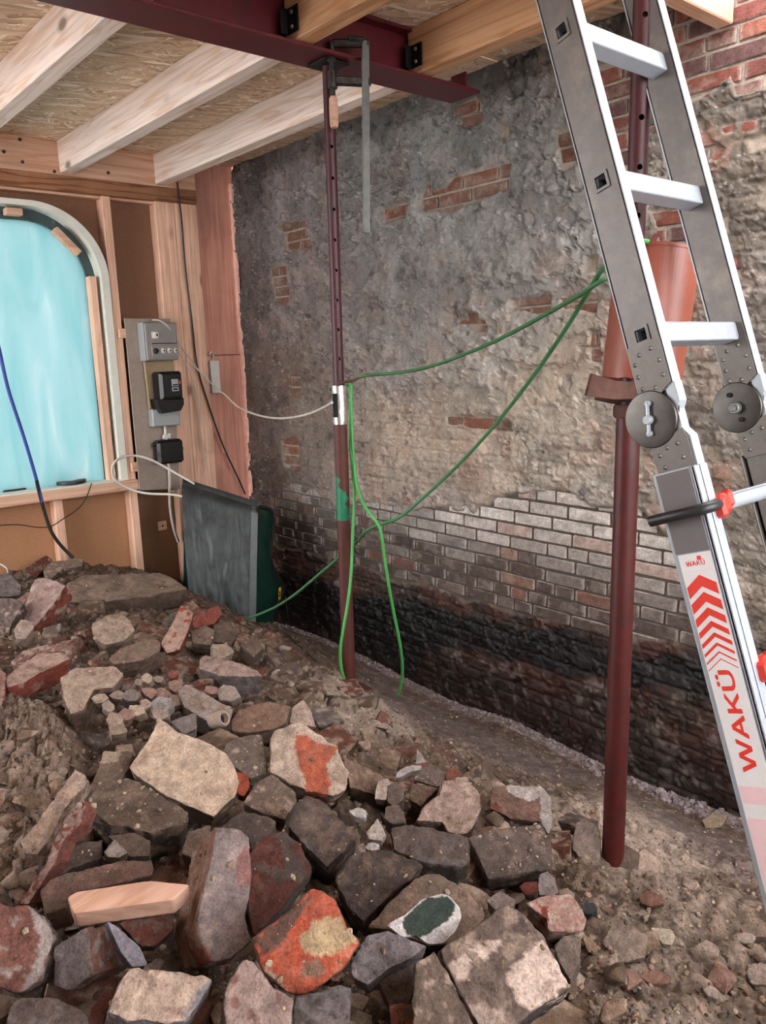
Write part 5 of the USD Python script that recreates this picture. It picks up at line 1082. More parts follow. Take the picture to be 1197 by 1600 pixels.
for w in (0.0200, 0.0168, 0.0135, 0.0100, 0.0076, 0.0052, 0.0028, 0.0016):
    lflat(Polygon([(s_, -0.001), (s_ + 0.016, 0.026), (s_ + 0.016 + w, 0.026), (s_ + w, -0.001), (s_ + 0.020 + w, -0.029), (s_ + 0.020, -0.029)]), "chevron", "label_red")
    s_ += w + 0.0098
def letters(text, height, s0, n0, along, bold, mat, name):
    """Lettering on the rail's side. along: 'up' reads from below upwards, 'across' reads from the rear edge to the front edge."""
    m = meshkit.text_mesh(text, height, 0.0004, bold is True)
    v = np.array(m.vertices) * (np.array([1.22, 0.70, 1]) if along == "up" else 1.0)
    if along == "up":
        x, y = -LD, -LF
    else:
        x, y = LF, -LD
    o = lad(-0.0133, s0, n0)
    Wv = o + v[:, :1] * x + v[:, 1:2] * y + v[:, 2:3] * np.array([-1.0, 0, 0])
    f = np.array(m.faces)
    if np.cross(x, y)[0] > 0: f = f[:, ::-1]
    w_ = v[:, 0].max()
    obj(name, trimesh.Trimesh(Wv, f, process=False), mat, lab)
    return w_
letters("WAK\u00dc", 0.0345, 1.322, 0.012, "up", True, "label_red", "lettering")
letters("WAK\u00dc", 0.0085, 0.966, -0.020, "across", False, "label_red", "lettering")
lflat(Polygon([(0.950, 0.003), (0.957, 0.003), (0.957, 0.010), (0.950, 0.010)]), "emblem", "label_red")
lflat(shapely.box(0.9745, -0.024, 0.9752, 0.024), "print_line", "label_pink")
lflat(shapely.box(1.345, -0.028, 1.375, 0.026), "pink_band", "label_pink"); lflat(shapely.box(1.40, -0.028, 1.60, 0.026), "pink_band", "label_pink")
# rung of the lower part with the locking handle
for k, h in enumerate((0.875, 1.155, 1.435)):
    rr = obj("lock_rung", cat(rod(lad(0.030, h, 0.036), lad(LW - 0.02, h, 0.036), 0.0135, 24), lbox(0.05, LW - 0.03, h - 0.0145, h - 0.012, 0.026, 0.046, 0.001)), "aluminium_bright", ld, smooth=35)
    c_ = lad(0.034, h, 0.040)
    obj("lock_collar", cat(lbox(0.022, 0.050, h - 0.018, h + 0.018, 0.024, 0.056, 0.007), lbox(0.012, 0.026, h - 0.012, h + 0.022, 0.038, 0.060, 0.005), lbox(0.046, 0.058, h - 0.022, h + 0.008, 0.036, 0.058, 0.005)), "red_plastic", rr)
    if k == 0:
        obj("lock_handle", tube([lad(0.030, h - 0.002, 0.046), lad(0.005, h - 0.002, 0.050), lad(-0.020, h - 0.001, 0.046), lad(-0.032, h, 0.020), lad(-0.034, h + 0.001, -0.030), lad(-0.034, h + 0.002, -0.052)], 0.0095, 16), "black_rubber", rr, smooth=50)

# ================================================================= meter board on the timber wall
YB = 4.655
mb = thing("meter_board", "grey electricity board with fuse box, black meter and junction box beside the window", "electrical board", (2.1, YB, -0.79))
obj("backboard", prism([(1.957, -0.775), (2.222, -0.80), (2.246, 0.255), (1.959, 0.255)], (0, YB + 0.018, 0), (1, 0, 0), (0, 0, 1), 0.016), "meter_board", mb)
for zc_, xx in ((0.17, 1.93), (-0.63, 1.93)):
    obj("bracket", box((xx - 0.01, YB + 0.004, zc_ - 0.028), (xx + 0.04, YB + 0.03, zc_ + 0.028)), "pine_x", mb)
fb = obj("fuse_box", box((2.036, YB - 0.085, 0.005), (2.244, YB, 0.230), 0.008), "grey_plastic", mb)
obj("fuse_box_side", box((2.030, YB - 0.08, 0.006), (2.0365, YB, 0.229), 0.002), "light_grey_plastic", fb)
sk = obj("socket", cat(box((2.078, YB - 0.090, 0.134), (2.120, YB - 0.084, 0.176), 0.003), lathe([(0, 0.012), (0.013, 0.012), (0.017, 0.008), (0.019, 0), (0, 0)], (2.103, YB - 0.088, 0.155), (0, -1, 0), 28)), "porcelain", fb)
obj("socket_hole", lathe([(0, 0.0008), (0.006, 0.0008), (0.006, -0.001), (0, -0.001)], (2.106, YB - 0.100, 0.155), (0, -1, 0), 18), "dark_hole", sk)
obj("slot_line", box((2.075, YB - 0.0862, 0.103), (2.236, YB - 0.0845, 0.108), 0.0005), "dark_hole", fb)
obj("fuse_panel", box((2.070, YB - 0.089, 0.028), (2.242, YB - 0.084, 0.094), 0.003), "grey_plastic", fb)
for k, x in enumerate((2.096, 2.140, 2.181, 2.219)):
    fz = obj("fuse", lathe([(0, 0.016), (0.010, 0.016), (0.014, 0.012), (0.0165, 0.002), (0.018, 0), (0, 0)], (x, YB - 0.088, 0.062), (0, -1, 0), 28), "black_plastic" if k == 0 else "porcelain", fb, smooth=40, label="black screw fuse" if k == 0 else None)
    obj("fuse_window", lathe([(0, 0.001), (0.005, 0.001), (0.005, 0), (0, 0)], (x, YB - 0.1045, 0.062), (0, -1, 0), 18), "dark_hole", fz)
obj("mount_plate", box((2.052, YB - 0.012, -0.38), (2.242, YB, 0.004), 0.002), "pvc_yellow", mb)
obj("conduit", rod((2.056, YB - 0.02, -0.28), (2.048, YB - 0.02, 0.005), 0.008, 18), "pvc_yellow", mb, smooth=40)
mt = obj("meter", cat(box((2.088, YB - 0.120, -0.235), (2.236, YB - 0.010, -0.062), 0.012), box((2.100, YB - 0.126, -0.218), (2.226, YB - 0.115, -0.075), 0.006)), "black_plastic", mb, smooth=25)
hexm = prism([(2.066, -0.225), (2.240, -0.225), (2.238, -0.262), (2.214, -0.300), (2.092, -0.310), (2.072, -0.270)], (0, YB - 0.012, 0), (1, 0, 0), (0, 0, 1), 0.10)
obj("terminal_cover", hexm, "black_plastic", mt)
obj("meter_window", box((2.160, YB - 0.129, -0.150), (2.204, YB - 0.125, -0.108), 0.001), "light_grey_plastic", mt)
obj("meter_window", box((2.160, YB - 0.129, -0.180), (2.204, YB - 0.125, -0.156), 0.001), "light_grey_plastic", mt)
obj("register", box((2.165, YB - 0.131, -0.145), (2.199, YB - 0.128, -0.138), 0.0005), "dark_hole", mt)
obj("register", box((2.168, YB - 0.131, -0.173), (2.196, YB - 0.128, -0.163), 0.0005), "dark_hole", mt)
obj("seal", box((2.210, YB - 0.129, -0.138), (2.218, YB - 0.125, -0.118), 0.0005), "red_plastic", mt)
obj("lower_box", box((2.050, YB - 0.060, -0.392), (2.232, YB, -0.286), 0.006), "light_grey_plastic", mb)
jb = obj("junction_box", box((2.056, YB - 0.085, -0.622), (2.228, YB, -0.476), 0.016), "black_plastic", mb)
obj("lid", box((2.066, YB - 0.092, -0.612), (2.218, YB - 0.083, -0.486), 0.006), "black_plastic", jb)
for x, z in ((2.050, -0.500), (2.050, -0.60), (2.233, -0.54)):
    obj("gland", rod((x - 0.008, YB - 0.04, z), (x + 0.008, YB - 0.04, z), 0.012, 16), "black_plastic", jb, smooth=40)
obj("cable_gland", cat(rod((2.135, YB - 0.04, -0.478), (2.135, YB - 0.04, -0.392), 0.009, 16), rod((2.118, YB - 0.045, -0.452), (2.140, YB - 0.045, -0.462), 0.018, 20), rod((2.150, YB - 0.045, -0.468), (2.158, YB - 0.045, -0.44), 0.010, 16)), "porcelain", mb, smooth=40)
obj("lower_conduit", tube([(2.140, YB - 0.03, -0.62), (2.142, YB - 0.03, -0.72), (2.150, YB + 0.01, -0.84), (2.16, YB + 0.03, -0.98), (2.20, YB + 0.05, -1.15)], 0.010, 12), "cable_grey", mb, smooth=50)
obj("cable_clip", bar((2.125, YB - 0.03, -0.80), (2.17, YB - 0.03, -0.81), 0.01, 0.012), "cable_grey", mb)
sb = thing("socket_box", "small white box with a cable tail on the post right of the meter", "box", (2.52, 4.735, -0.21))
obj("body", box((2.522, 4.695, -0.215), (2.585, 4.74, -0.005), 0.004), "porcelain", sb)
obj("cable_tail", tube([(2.545, 4.715, -0.006), (2.55, 4.71, 0.03), (2.535, 4.70, 0.048), (2.525, 4.705, 0.03)], 0.006, 10), "cable_grey", sb, smooth=50)
ws = thing("wall_plate", "small pale plate on the dark panel below the meter board", "plate", (2.12, 4.78, -1.06))
obj("plate", box((2.105, 4.776, -1.075), (2.165, 4.79, -1.015), 0.003), "pine_x", ws)
obj("screw", rod((2.135, 4.778, -1.045), (2.135, 4.772, -1.045), 0.006, 12), "old_iron", ws)

# ================================================================= what lies on the sill
ZS = -0.7015
bx = thing("cigarette_box", "small pale carton lying on the window sill", "box", (1.52, 4.70, ZS))
obj("carton", bar(at_z(52, 757, ZS + 0.012) * 1.0, at_z(83, 750, ZS + 0.012), 0.055, 0.022, (0, 0, 1), 0.002), "porcelain", bx)
obj("lid", bar(at_z(78, 751, ZS + 0.0125), at_z(84, 749.5, ZS + 0.0125), 0.0565, 0.0235, (0, 0, 1), 0.002), "label_pink", bx)
ph = thing("mobile_phone", "dark flat mobile phone at the left end of the window sill", "phone", tuple(at_z(22, 766, ZS)))
pq = at_z(22, 766, ZS)
obj("body", box(pq + (-0.065, -0.033, 0.0), pq + (0.06, 0.033, 0.009), 0.003), "black_plastic", ph)
obj("screen", box(pq + (-0.060, -0.029, 0.0088), pq + (0.055, 0.029, 0.0098), 0.0004), "label_grey", ph)
ck = at_z(110, 755, ZS)
co = thing("tape_roll", "flat black roll of tape on the window sill next to the jamb", "tape", tuple(ck))
obj("ring", lathe([(0.040, 0), (0.088, 0), (0.090, 0.004), (0.090, 0.016), (0.088, 0.020), (0.040, 0.020), (0.038, 0.010), (0.040, 0)], ck, (0, 0, 1), 48), "black_rubber", co, smooth=40)
obj("core", lathe([(0.036, 0.001), (0.040, 0.001), (0.040, 0.021), (0.036, 0.021), (0.036, 0.001)], ck, (0, 0, 1), 48), "cable_grey", co, smooth=40)

# ================================================================= tarpaulin cover draped near the corner
TY = 4.02
cvr = thing("tarpaulin_cover", "dark grey and green tarpaulin cover draped in the corner, yellow sticker on its side", "tarpaulin", (2.2, TY, -1.6))
tl, tr_, tq = at_y(283, 752, 4.30), at_y(402, 790, 4.02), at_y(428, 800, 4.06)
bl, br_ = at_y(298, 968, 4.08), at_y(398, 988, 3.86)
# front sheet: grid between its four edges, bulging, rolled over at the top
def sheet(c00, c10, c01, c11, nu, nv, bulge, top_roll, seed, wr=0.01):
    U, V = np.meshgrid(np.linspace(0, 1, nu), np.linspace(0, 1, nv), indexing="ij")
    P = ((1 - U) * (1 - V))[..., None] * c00 + (U * (1 - V))[..., None] * c10 + ((1 - U) * V)[..., None] * c01 + (U * V)[..., None] * c11
    nn_ = nrm(np.cross(c10 - c00, c01 - c00)); nn_ = nn_ if nn_ @ CF < 0 else -nn_
    q = np.stack([U * 2.3, V * 2.6, 0 * U + seed], -1).reshape(-1, 3)
    disp = bulge * np.sin(np.pi * np.clip(V * 1.1, 0, 1)) * (0.6 + 0.4 * np.sin(np.pi * U)) + wr * fbm(q * [1.6, 0.9, 1], 4, 3).reshape(U.shape) * (0.3 + V) + 0.35 * wr * fbm(q * [5, 1.8, 1], 3, 4).reshape(U.shape)
    roll = np.clip(1 - V / top_roll, 0, 1) if top_roll else 0 * V
    P = P + disp[..., None] * nn_ - (0.09 * roll ** 2)[..., None] * nn_ * (1 if top_roll else 0) + (0.02 * roll * (1 - roll) * 4)[..., None] * np.array([0, 0, 1.0])
    v = P.reshape(-1, 3); i = np.arange(nu * nv).reshape(nu, nv)
    qd = np.stack([i[:-1, :-1], i[1:, :-1], i[1:, 1:], i[:-1, 1:]], -1).reshape(-1, 4); f = np.vstack([qd[:, [0, 1, 2]], qd[:, [0, 2, 3]]])
    return P, v, f, nn_
def thick_sheet(v, f, nn_, t):
    n = len(v); i = trimesh.Trimesh(v, f, process=False); be = i.edges[trimesh.grouping.group_rows(i.edges_sorted, require_count=1)]
    V = np.vstack([v, v - nn_ * t]); F = [f, f[:, ::-1] + n]
    for a, b in be: F.append(np.array([[b, a, a + n], [b, a + n, b + n]]))
    m = trimesh.Trimesh(V, np.vstack(F), process=False); m.fix_normals(); return m
P_, v_, f_, n_ = sheet(tl, tr_, bl, br_, 60, 60, 0.035, 0.12, 1.0, 0.028)
obj("front_sheet", thick_sheet(v_, f_, n_, 0.006), "tarp_grey", cvr, smooth=50)
# back sheet hangs behind, the body between them
bk = [p + np.array([0.07, 0.12, -0.012]) for p in (tl, tr_)]; bb = [p + np.array([0.16, 0.42, -0.05]) for p in (bl, br_)]
P2_, v2_, f2_, n2_ = sheet(bk[0], bk[1], bb[0], bb[1], 30, 30, -0.03, 0, 2.0)
obj("back_sheet", thick_sheet(v2_, f2_, -n2_, 0.006), "tarp_green", cvr, smooth=50)
ridge_ = []
for a in np.linspace(0, 1, 40):
    p, q = P_[int(round(a * 59)), 0], (1 - a) * bk[0] + a * bk[1]
    ridge_.append([p * (1 - t) + q * t + np.array([0, 0, 0.022 * math.sin(math.pi * t)]) for t in np.linspace(0, 1, 8)])
ridge_ = np.array(ridge_); i = np.arange(320).reshape(40, 8); qd = np.stack([i[:-1, :-1], i[1:, :-1], i[1:, 1:], i[:-1, 1:]], -1).reshape(-1, 4)
obj("top_fold", thick_sheet(ridge_.reshape(-1, 3), np.vstack([qd[:, [0, 1, 2]], qd[:, [0, 2, 3]]]), np.array([0, 0, 1.0]), 0.006), "tarp_grey", cvr, smooth=50)
hem = [P_[59, j] + n_ * 0.004 for j in range(2, 60, 3)]
hw = []
for j, p in enumerate(hem):
    hw.append([p - (tr_ - tl) * 0.075 + n_ * 0.004, p + (tr_ - tl) * 0.012 + n_ * 0.004])
hw = np.array(hw); i = np.arange(len(hw) * 2).reshape(-1, 2); qd = np.stack([i[:-1, 0], i[1:, 0], i[1:, 1], i[:-1, 1]], -1)
obj("hem", thick_sheet(hw.reshape(-1, 3), np.vstack([qd[:, [0, 1, 2]], qd[:, [0, 2, 3]]]), n_, 0.006), "tarp_hem", cvr, smooth=40)
# green gusset on the right, narrow above and wide below, with black piping
gl = [P_[59, j] - n_ * 0.012 for j in range(1, 60)]
gr_px = [(424, 798), (427, 815), (424, 845), (422, 870), (427, 890), (436, 905), (442, 918), (440, 932), (433, 945), (428, 960), (420, 976)]
gr = [at_y(x, y, 4.10 + 0.16 * k / 10) for k, (x, y) in enumerate(gr_px)]
grs = spline(gr, len(gl))
gp = np.array([[a * (1 - t) + b * t + np.array([0.02, -0.05, 0]) * math.sin(math.pi * t) * (k / 59) for t in np.linspace(0, 1, 10)] for k, (a, b) in enumerate(zip(gl, grs))])
i = np.arange(gp.shape[0] * 10).reshape(-1, 10); qd = np.stack([i[:-1, :-1], i[1:, :-1], i[1:, 1:], i[:-1, 1:]], -1).reshape(-1, 4)
gpv = gp.reshape(-1, 3); gpv = gpv + 0.012 * np.stack([fbm(gpv * 9, 3, k) for k in range(3)], 1)
obj("gusset", thick_sheet(gpv, np.vstack([qd[:, [0, 1, 2]], qd[:, [0, 2, 3]]]), nrm((0.6, -0.75, 0.1)), 0.006), "tarp_green", cvr, smooth=50)
obj("piping", cat(tube([p + n_ * 0.004 for p in gl[::5]], 0.011, 10), tube(gr, 0.013, 10), tube([gl[0], (gl[0] + gr[0]) / 2 + (0, 0, 0.012), gr[0]], 0.011, 10)), "black_rubber", cvr, smooth=50)
dkp = [gp[2, 1], gp[2, 8], gp[12, 9], gp[24, 9], gp[19, 6], gp[14, 3]]
st0 = gp[41, 5]; gu = nrm(gp[41, 6] - gp[41, 4]); gvv = nrm(gp[38, 5] - gp[44, 5]); gn_ = nrm(np.cross(gu, gvv)); gn_ = gn_ if gn_ @ CF < 0 else -gn_
sm = bev(0.042, 0.075, 0.002, 0.0005); sm.apply_transform(frame(gu, nrm(np.cross(gn_, gu)), gn_, st0 + gn_ * 0.022)); obj("sticker", sm, "yellow_sticker", cvr)
for k in (-0.012, 0.006):
    q = bev(0.024, 0.012, 0.001, 0.0003); q.apply_transform(frame(gu, nrm(np.cross(gn_, gu)), gn_, st0 + gn_ * 0.0236 + nrm(np.cross(gn_, gu)) * k - gu * 0.008)); obj("sticker_print", q, "black_plastic", cvr)

# ================================================================= cables
def line3(pts, r, name, mat, label, sides=10, group=None, cat_="cable", n=None):
    return tag(obj(name, tube(pts, r, sides, n), mat, None, smooth=50), label, cat_, group)
def pxd(lst):
    return [at_d(x, y, d) for x, y, d in lst]
line3(pxd([(962, 432, 2.02), (945, 436, 2.0), (915, 455, 2.05), (880, 476, 2.15), (800, 520, 2.4), (720, 556, 2.7), (650, 578, 2.95), (590, 585, 3.1), (556, 592, 3.16), (546, 600, 3.19), (540, 604, 3.18)]), 0.0062, "power_cable", "cable_dark_green", "dark green cable sagging from the orange pipe to the left prop's pin")
line3(pxd([(955, 402, 1.98), (945, 415, 2.0), (920, 455, 2.1), (880, 520, 2.25), (830, 592, 2.45), (770, 668, 2.65), (700, 742, 2.85), (645, 792, 2.98), (612, 814, 3.02), (594, 819, 3.03), (578, 826, 3.05), (562, 842, 3.15), (546, 855, 3.34), (528, 872, 3.42), (505, 892, 3.5), (478, 915, 3.58), (440, 943, 3.68), (405, 960, 3.76), (372, 972, 3.80)]), 0.0062, "power_cable", "cable_dark_green", "green cable falling steeply from the orange pipe, past the left prop to the tarpaulin")
line3(pxd([(547, 600, 3.17), (548, 615, 3.14), (547, 660, 3.14), (549, 710, 3.13), (553, 760, 3.12), (553, 800, 3.10), (551, 840, 3.10), (549, 890, 3.10), (543, 945, 3.10), (536, 985, 3.10), (532, 1015, 3.11), (533, 1040, 3.12), (538, 1060, 3.15)]), 0.0062, "power_cable", "cable_green", "bright green cable hanging close along the left prop down to its foot")
line3(pxd([(549, 602, 3.15), (549, 650, 3.13), (551, 700, 3.13), (556, 750, 3.11), (566, 783, 3.06), (580, 805, 3.01), (592, 822, 2.99), (598, 850, 3.0), (606, 905, 3.03), (614, 950, 3.07), (622, 990, 3.12), (628, 1030, 3.2), (628, 1062, 3.28), (621, 1085, 3.34)]), 0.0062, "power_cable", "cable_green", "bright green cable loop hanging free just right of the left prop")
line3([at_y(x, y, Y) for x, y, Y in [(238, 500, 4.60), (252, 502, 4.57), (264, 512, 4.57), (275, 528, 4.60), (300, 566, 4.63), (325, 594, 4.64), (338, 607, 4.62), (345, 612, 4.55), (365, 630, 4.2), (392, 645, 3.7), (425, 653, 3.2), (465, 651, 2.8), (497, 641, 2.58), (519, 629, 2.46)]], 0.005, "power_cable", "cable_grey", "pale grey cable from the meter board's top across to the left prop's foil sleeve")
line3([at_y(x, y, 4.68) for x, y in [(277, 285), (280, 310), (284, 345), (288, 400), (294, 455), (302, 520), (308, 570), (318, 608), (330, 645), (346, 690), (364, 730), (383, 772)]], 0.0052, "power_cable", "cable_black", "thin black cable running down the post from the ceiling corner to the tarpaulin")
line3([at_y(x, y, Y) for x, y, Y in [(285, 776, 4.2), (250, 772, 4.35), (215, 768, 4.5), (188, 756, 4.55), (176, 742, 4.56), (178, 724, 4.56), (192, 714, 4.57), (212, 712, 4.56), (235, 718, 4.52), (262, 732, 4.45), (290, 748, 4.36), (304, 756, 4.32)]], 0.0075, "power_cable", "cable_grey", "white cable loop arching from the tarpaulin over the meter board's lower end")
obj_ = line3([at_y(x, y, 4.645) for x, y in [(268, 535), (285, 560), (300, 590), (308, 620), (314, 660), (318, 690), (322, 720), (318, 745)]], 0.0035, "power_cable", "cable_grey", "faint thin grey wire hanging on the post right of the meter board")
cb = thing("extension_lead", "blue and black lead hanging in front of the window down to the rubble", "cable", tuple(at_y(60, 760, 3.9)))
b_ = [at_y(x, y, Y) for x, y, Y in [(-30, 440, 3.6), (-10, 510, 3.7), (0, 552, 3.74), (12, 605, 3.78), (28, 655, 3.82), (44, 705, 3.86), (57, 750, 3.9), (66, 785, 3.92)]]
k_ = [at_y(x, y, Y) for x, y, Y in [(57, 750, 3.9), (64, 780, 3.92), (72, 808, 3.93), (80, 830, 3.93), (95, 852, 3.93), (115, 872, 3.92)]]
obj("blue_lead", tube(b_, 0.008, 10), "cable_blue", cb, smooth=50); obj("black_lead", tube(k_, 0.0085, 10), "cable_black", cb, smooth=50)
line3([at_y(x, y, Y) for x, y, Y in [(143, 755, 4.67), (136, 775, 4.66), (122, 795, 4.66), (100, 810, 4.66), (80, 822, 4.66), (60, 824, 4.66), (30, 820, 4.66), (0, 821, 4.66), (-20, 822, 4.66)]], 0.003, "power_cable", "cable_black", "thin dark wire trailing from the sill along the panel below the window")
line3([np.array(p) + (0, 0, 0.006) for p in [at_z(-10, 880, -0.98), at_z(2, 884, -0.985), at_z(12, 896, -0.99)]], 0.004, "power_cable", "cable_grey", "short white wire end at the left edge over the grey lump")
line3([at_y(446, 930, 4.02), at_y(449, 958, 3.98)] + [hit(x, y, GI) + (0, 0, 0.004) for x, y in [(455, 985), (466, 1005), (480, 1022), (495, 1035)]], 0.003, "power_cable", "cable_black", "thin black wire lying down the trench beside the tarpaulin")

# ================================================================= loose pieces on the heap
c_ = hit(198, 1410)
tp_ = [(105, 1402), (117, 1394), (231, 1375.5), (296, 1382), (271, 1405.5), (115, 1427)]
chunk("timber_offcut", "I", tp_, "sawn timber offcut with a pointed end lying on the rubble", PALE, (1, 0.42, -0.05), 0.028, 0.16, clean=True, inset=1.0, cat_="timber", mat="offcut", rough=0.25)
chunk("glazed_shard", "I", [(605, 1446), (615, 1438), (632, 1430), (660, 1405), (690, 1396), (703, 1400), (718, 1417), (722, 1432), (712, 1455), (694, 1474), (670, 1476), (650, 1462), (628, 1464)], "dark green glazed ceramic shard with white broken edges", lin((236, 232, 226)), (0.7, 0.7, 0.05), 0.014, 0.17, clean=True, res=0.004, rough=0.3, inset=0.97, cat_="shard",
      patch=[([(628, 1437), (668, 1402), (700, 1400), (711, 1417), (706, 1434), (668, 1461), (652, 1468), (634, 1457)], lin((66, 82, 72)))], mat="stone")
# snail-like broken pipe mouth
pm = hit(342, 1150); ax2 = nrm([0.3, -0.75, 0.35])
pw = thing("pipe_stub", "small broken clay pipe stub with an open mouth among the pale stones", "pipe", tuple(pm))
obj("tube", lathe([(0.008, -0.02), (0.018, -0.02), (0.021, 0.0), (0.022, 0.022), (0.018, 0.028), (0.0135, 0.026), (0.012, 0.0), (0.008, -0.02)], pm + (0, 0, 0.045), ax2, 28), "rust_dust", pw, smooth=40)
obj("bore", lathe([(0, 0.012), (0.0125, 0.012), (0.0125, 0.008), (0, 0.008)], pm + (0, 0, 0.045), ax2, 24), "dark_hole", pw)

# rubble below and between the pieces named above
rg = np.random.default_rng(99)
def lumpy(seed, kind):
    g = np.random.default_rng(seed)
    if kind == "brick":
        d = np.array([g.uniform(0.06, 0.12), g.uniform(0.05, 0.09), g.uniform(0.04, 0.055)])
        cut = trimesh.convex.convex_hull(np.vstack([(np.array(np.meshgrid([-1, 1], [-1, 1], [-1, 1])).reshape(3, -1).T + g.normal(0, 0.16, (8, 3))) * d / 2]))
    else:
        q = g.normal(size=(13, 3)); q /= np.linalg.norm(q, axis=1, keepdims=True)
        cut = trimesh.convex.convex_hull(q * np.array([g.uniform(0.02, 0.036), g.uniform(0.018, 0.03), g.uniform(0.012, 0.022)]))
    m = tm(mf(cut).refine_to_length(0.011 if kind == "brick" else 0.007)); sz = m.extents.max()
    trimesh.smoothing.filter_taubin(m, 0.5, 0.52, iterations=2)
    m.vertices += m.vertex_normals * (0.05 * sz * fbm(m.vertices * (3 / sz) + seed, 3, 1) + 0.025 * sz * fbm(m.vertices * (9 / sz) + seed, 3, 2))[:, None]
    m.vertices -= [0, 0, m.bounds[0, 2]]
    return m
FILLC = {"brick": [BROWN, TAN * 0.85, lin((136, 96, 80)), lin((112, 96, 86)), DARK * 1.2, lin((150, 128, 110)), lin((124, 78, 62)), GREY * 0.8], "lump": [PALE, TAN, CREAM * 0.8, GREY, PINK * 0.9, BROWN, PALE * 0.9, lin((196, 180, 164))]}
protos = {}
def place(name, k, x, y, z, label, cat_, group, kind):
    yaw, tx, ty = rg.uniform(0, 360), rg.normal(0, 18), rg.normal(0, 18)
    key = (name, k)
    p = UsdGeom.Xform.Define(stage, numbered("/World/" + name)) if key in protos else None
    if p is None:
        mesh_ = lumpy(40 + 7 * k + (500 if kind == "lump" else 0), kind); col_ = FILLC[kind][k % 8] * ALB * 0.9
        p = UsdGeom.Xform.Define(stage, numbered("/World/" + name)); ORIGIN[str(p.GetPath())] = np.zeros(3)
        def cd(V, n_):
            q = V + 3.3 * k; s = np.clip((fbm(q * 45, 4, 3) - 0.05) / 0.15, 0, 1)[:, None]
            c = col_ * (1 - 0.5 * s) + PALE * 0.5 * s * 0.9
            return c * (1 + 0.3 * fbm(q * 70, 3, 4)[:, None])
        obj("piece", mesh_, "stone", p, smooth=38, cd=cd)
        protos[key] = p
    else:
        p.GetPrim().GetReferences().AddInternalReference(protos[key].GetPath()); p.GetPrim().SetInstanceable(True)
    for o in p.GetOrderedXformOps() if False else []:
        pass
    p.ClearXformOpOrder()
    p.AddTranslateOp().Set(Gf.Vec3d(float(x), float(y), float(z) + H)); p.AddRotateXYZOp().Set(Gf.Vec3f(float(tx), float(ty), float(yaw)))
    s = float(rg.uniform(0.75, 1.15)); p.AddScaleOp().Set(Gf.Vec3f(s, s, s))
    tag(p, label, cat_, group)
HULLS = [(k[1], k[2]) for k in RUB]
ctr = np.array([h[0][:2] for h in HULLS]); rad = np.array([h[1] for h in HULLS])
nb = nl = 0
for t in range(6000):
    u, v = rg.uniform(-20, 1215), rg.uniform(880, 1620)
    p = hit(u, v, GI); dist = np.linalg.norm(p)
    hp_ = HI(p[None, :2])[0]
    if hp_ < -1.30 or dist > 4.3 or abs(hp_ - p[2]) > 0.12 or p[1] > 4.5:
        continue
    dd_ = np.linalg.norm(ctr - p[:2], axis=1) - 0.52 * rad
    if v > 1300 and u > 880:
        kind = "lump"
        if rg.random() < 0.88: continue
    else:
        kind = "brick" if (nb < 170 and rg.random() < 0.6) else "lump"
    inarea = (earth_l[np.clip(int((p[0] + .9) / .0095), 0, AX.shape[0] - 1), np.clip(int(p[1] / .0095), 0, AX.shape[1] - 1)] > 0.4)
    if inarea and kind == "brick":
        continue
    if dd_.min() < (0.025 if kind == "brick" else -0.01):
        continue
    if kind == "brick" and nb < 170:
        place("brick_fragment", int(rg.integers(12)), p[0], p[1], p[2] - 0.04, "weathered broken brick fragment, fist-sized or smaller, filling gaps between the larger rubble pieces", "brick fragment", "broken brick fragments filling the rubble heap", "brick"); nb += 1
        ctr = np.vstack([ctr, p[:2]]); rad = np.append(rad, 0.12)
    elif kind == "lump" and nl < 230:
        place("mortar_crumb", int(rg.integers(10)), p[0], p[1], p[2] - 0.006, "walnut-sized crumb of pale mortar or stone strewn over the rubble heap", "mortar crumb", "walnut-sized crumbs strewn over the heap", "lump"); nl += 1
        ctr = np.vstack([ctr, p[:2]]); rad = np.append(rad, 0.035)
print("fill", nb, nl)
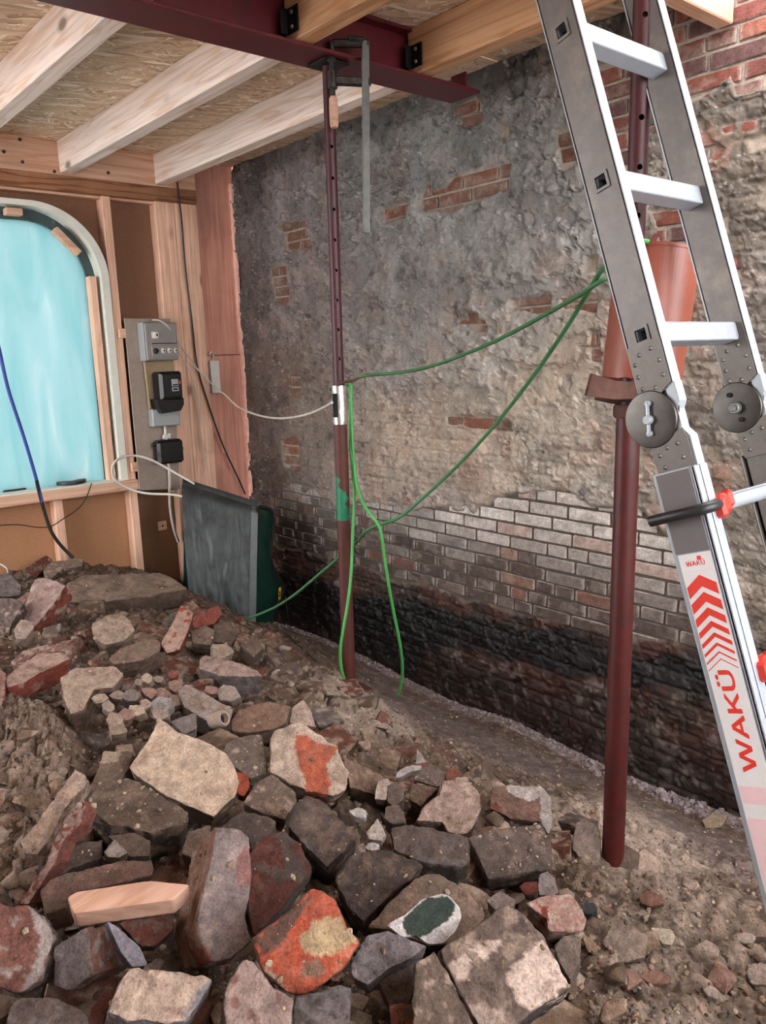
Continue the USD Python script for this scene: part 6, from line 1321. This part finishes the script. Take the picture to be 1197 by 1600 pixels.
# grit: far too many to count
gs = []; gcol = []
base_ = [trimesh.creation.icosahedron() for _ in range(1)][0]
for t in range(9000):
    u, v = rg.uniform(-20, 1215), rg.uniform(900, 1620)
    p = hit(u, v, GI) if t % 1 == 0 else None
    r_ = 0.0022 + 0.006 * rg.random() ** 3
    if p[2] < -1.9 or p[1] > 4.6 or p[0] > 2.78: continue
    b = base_.vertices * (r_ * rg.uniform(0.6, 1.2, (1, 3))) * rg.uniform(0.75, 1.2, (12, 1)) + p + (0, 0, r_ * 0.3)
    gs.append(b); gcol.append(np.tile([PALE, TAN, CREAM * 0.85, GREY, BROWN * 1.1, lin((190, 150, 130))][rg.integers(6)] * rg.uniform(0.45, 0.85), (12, 1)))
for mm, P0, size, clean, peb in RUB:                      # grains lying on the pieces themselves
    if clean or size < 0.06: continue
    pts_, fi_ = trimesh.sample.sample_surface(mm, int(peb * min(110, 6000 * size * size)), seed=int(1e4 * size))
    for p, nn_ in zip(pts_, mm.face_normals[fi_]):
        if nn_[2] < 0.35: continue
        r_ = 0.0012 + 0.0055 * rg.random() ** 5
        gs.append(base_.vertices * (r_ * rg.uniform(0.6, 1.2, (1, 3))) * rg.uniform(0.75, 1.2, (12, 1)) + p); gcol.append(np.tile([PALE, TAN * 1.2, CREAM * 0.9, PALE * 1.1][rg.integers(4)] * rg.uniform(0.6, 0.9), (12, 1)))
gv = np.vstack(gs); gf = np.vstack([base_.faces + 12 * k for k in range(len(gs))])
tag(obj("grit", (gv, gf), "stone", floor, smooth=False, cd=np.vstack(gcol)), None, None, kind="stuff")
# salty pale crumbs along the foot of the brick wall
gs = []; gcol = []
for t in range(2600):
    y_ = rg.uniform(0.95, 4.55); a = rg.random() ** 2.2
    x_ = 2.775 - 0.09 * a - (0.05 if 1.2 < y_ < 1.9 else 0) * rg.random(); z_ = float(GI(np.array([[x_, y_]]))[0])
    r_ = 0.002 + 0.008 * rg.random() ** 5 * (2.2 if y_ < 1.9 else 1)
    gs.append(base_.vertices * r_ * rg.uniform(0.7, 1.25, (12, 1)) + (x_, y_, z_ + r_ * 0.4)); gcol.append(np.tile(lin((196, 176, 176)) * rg.uniform(0.35, 0.65), (12, 1)))
gv = np.vstack(gs); gf = np.vstack([base_.faces + 12 * k for k in range(len(gs))])
tag(obj("lime_crumbs", (gv, gf), "stone", floor, smooth=False, cd=np.vstack(gcol)), None, None, kind="stuff")
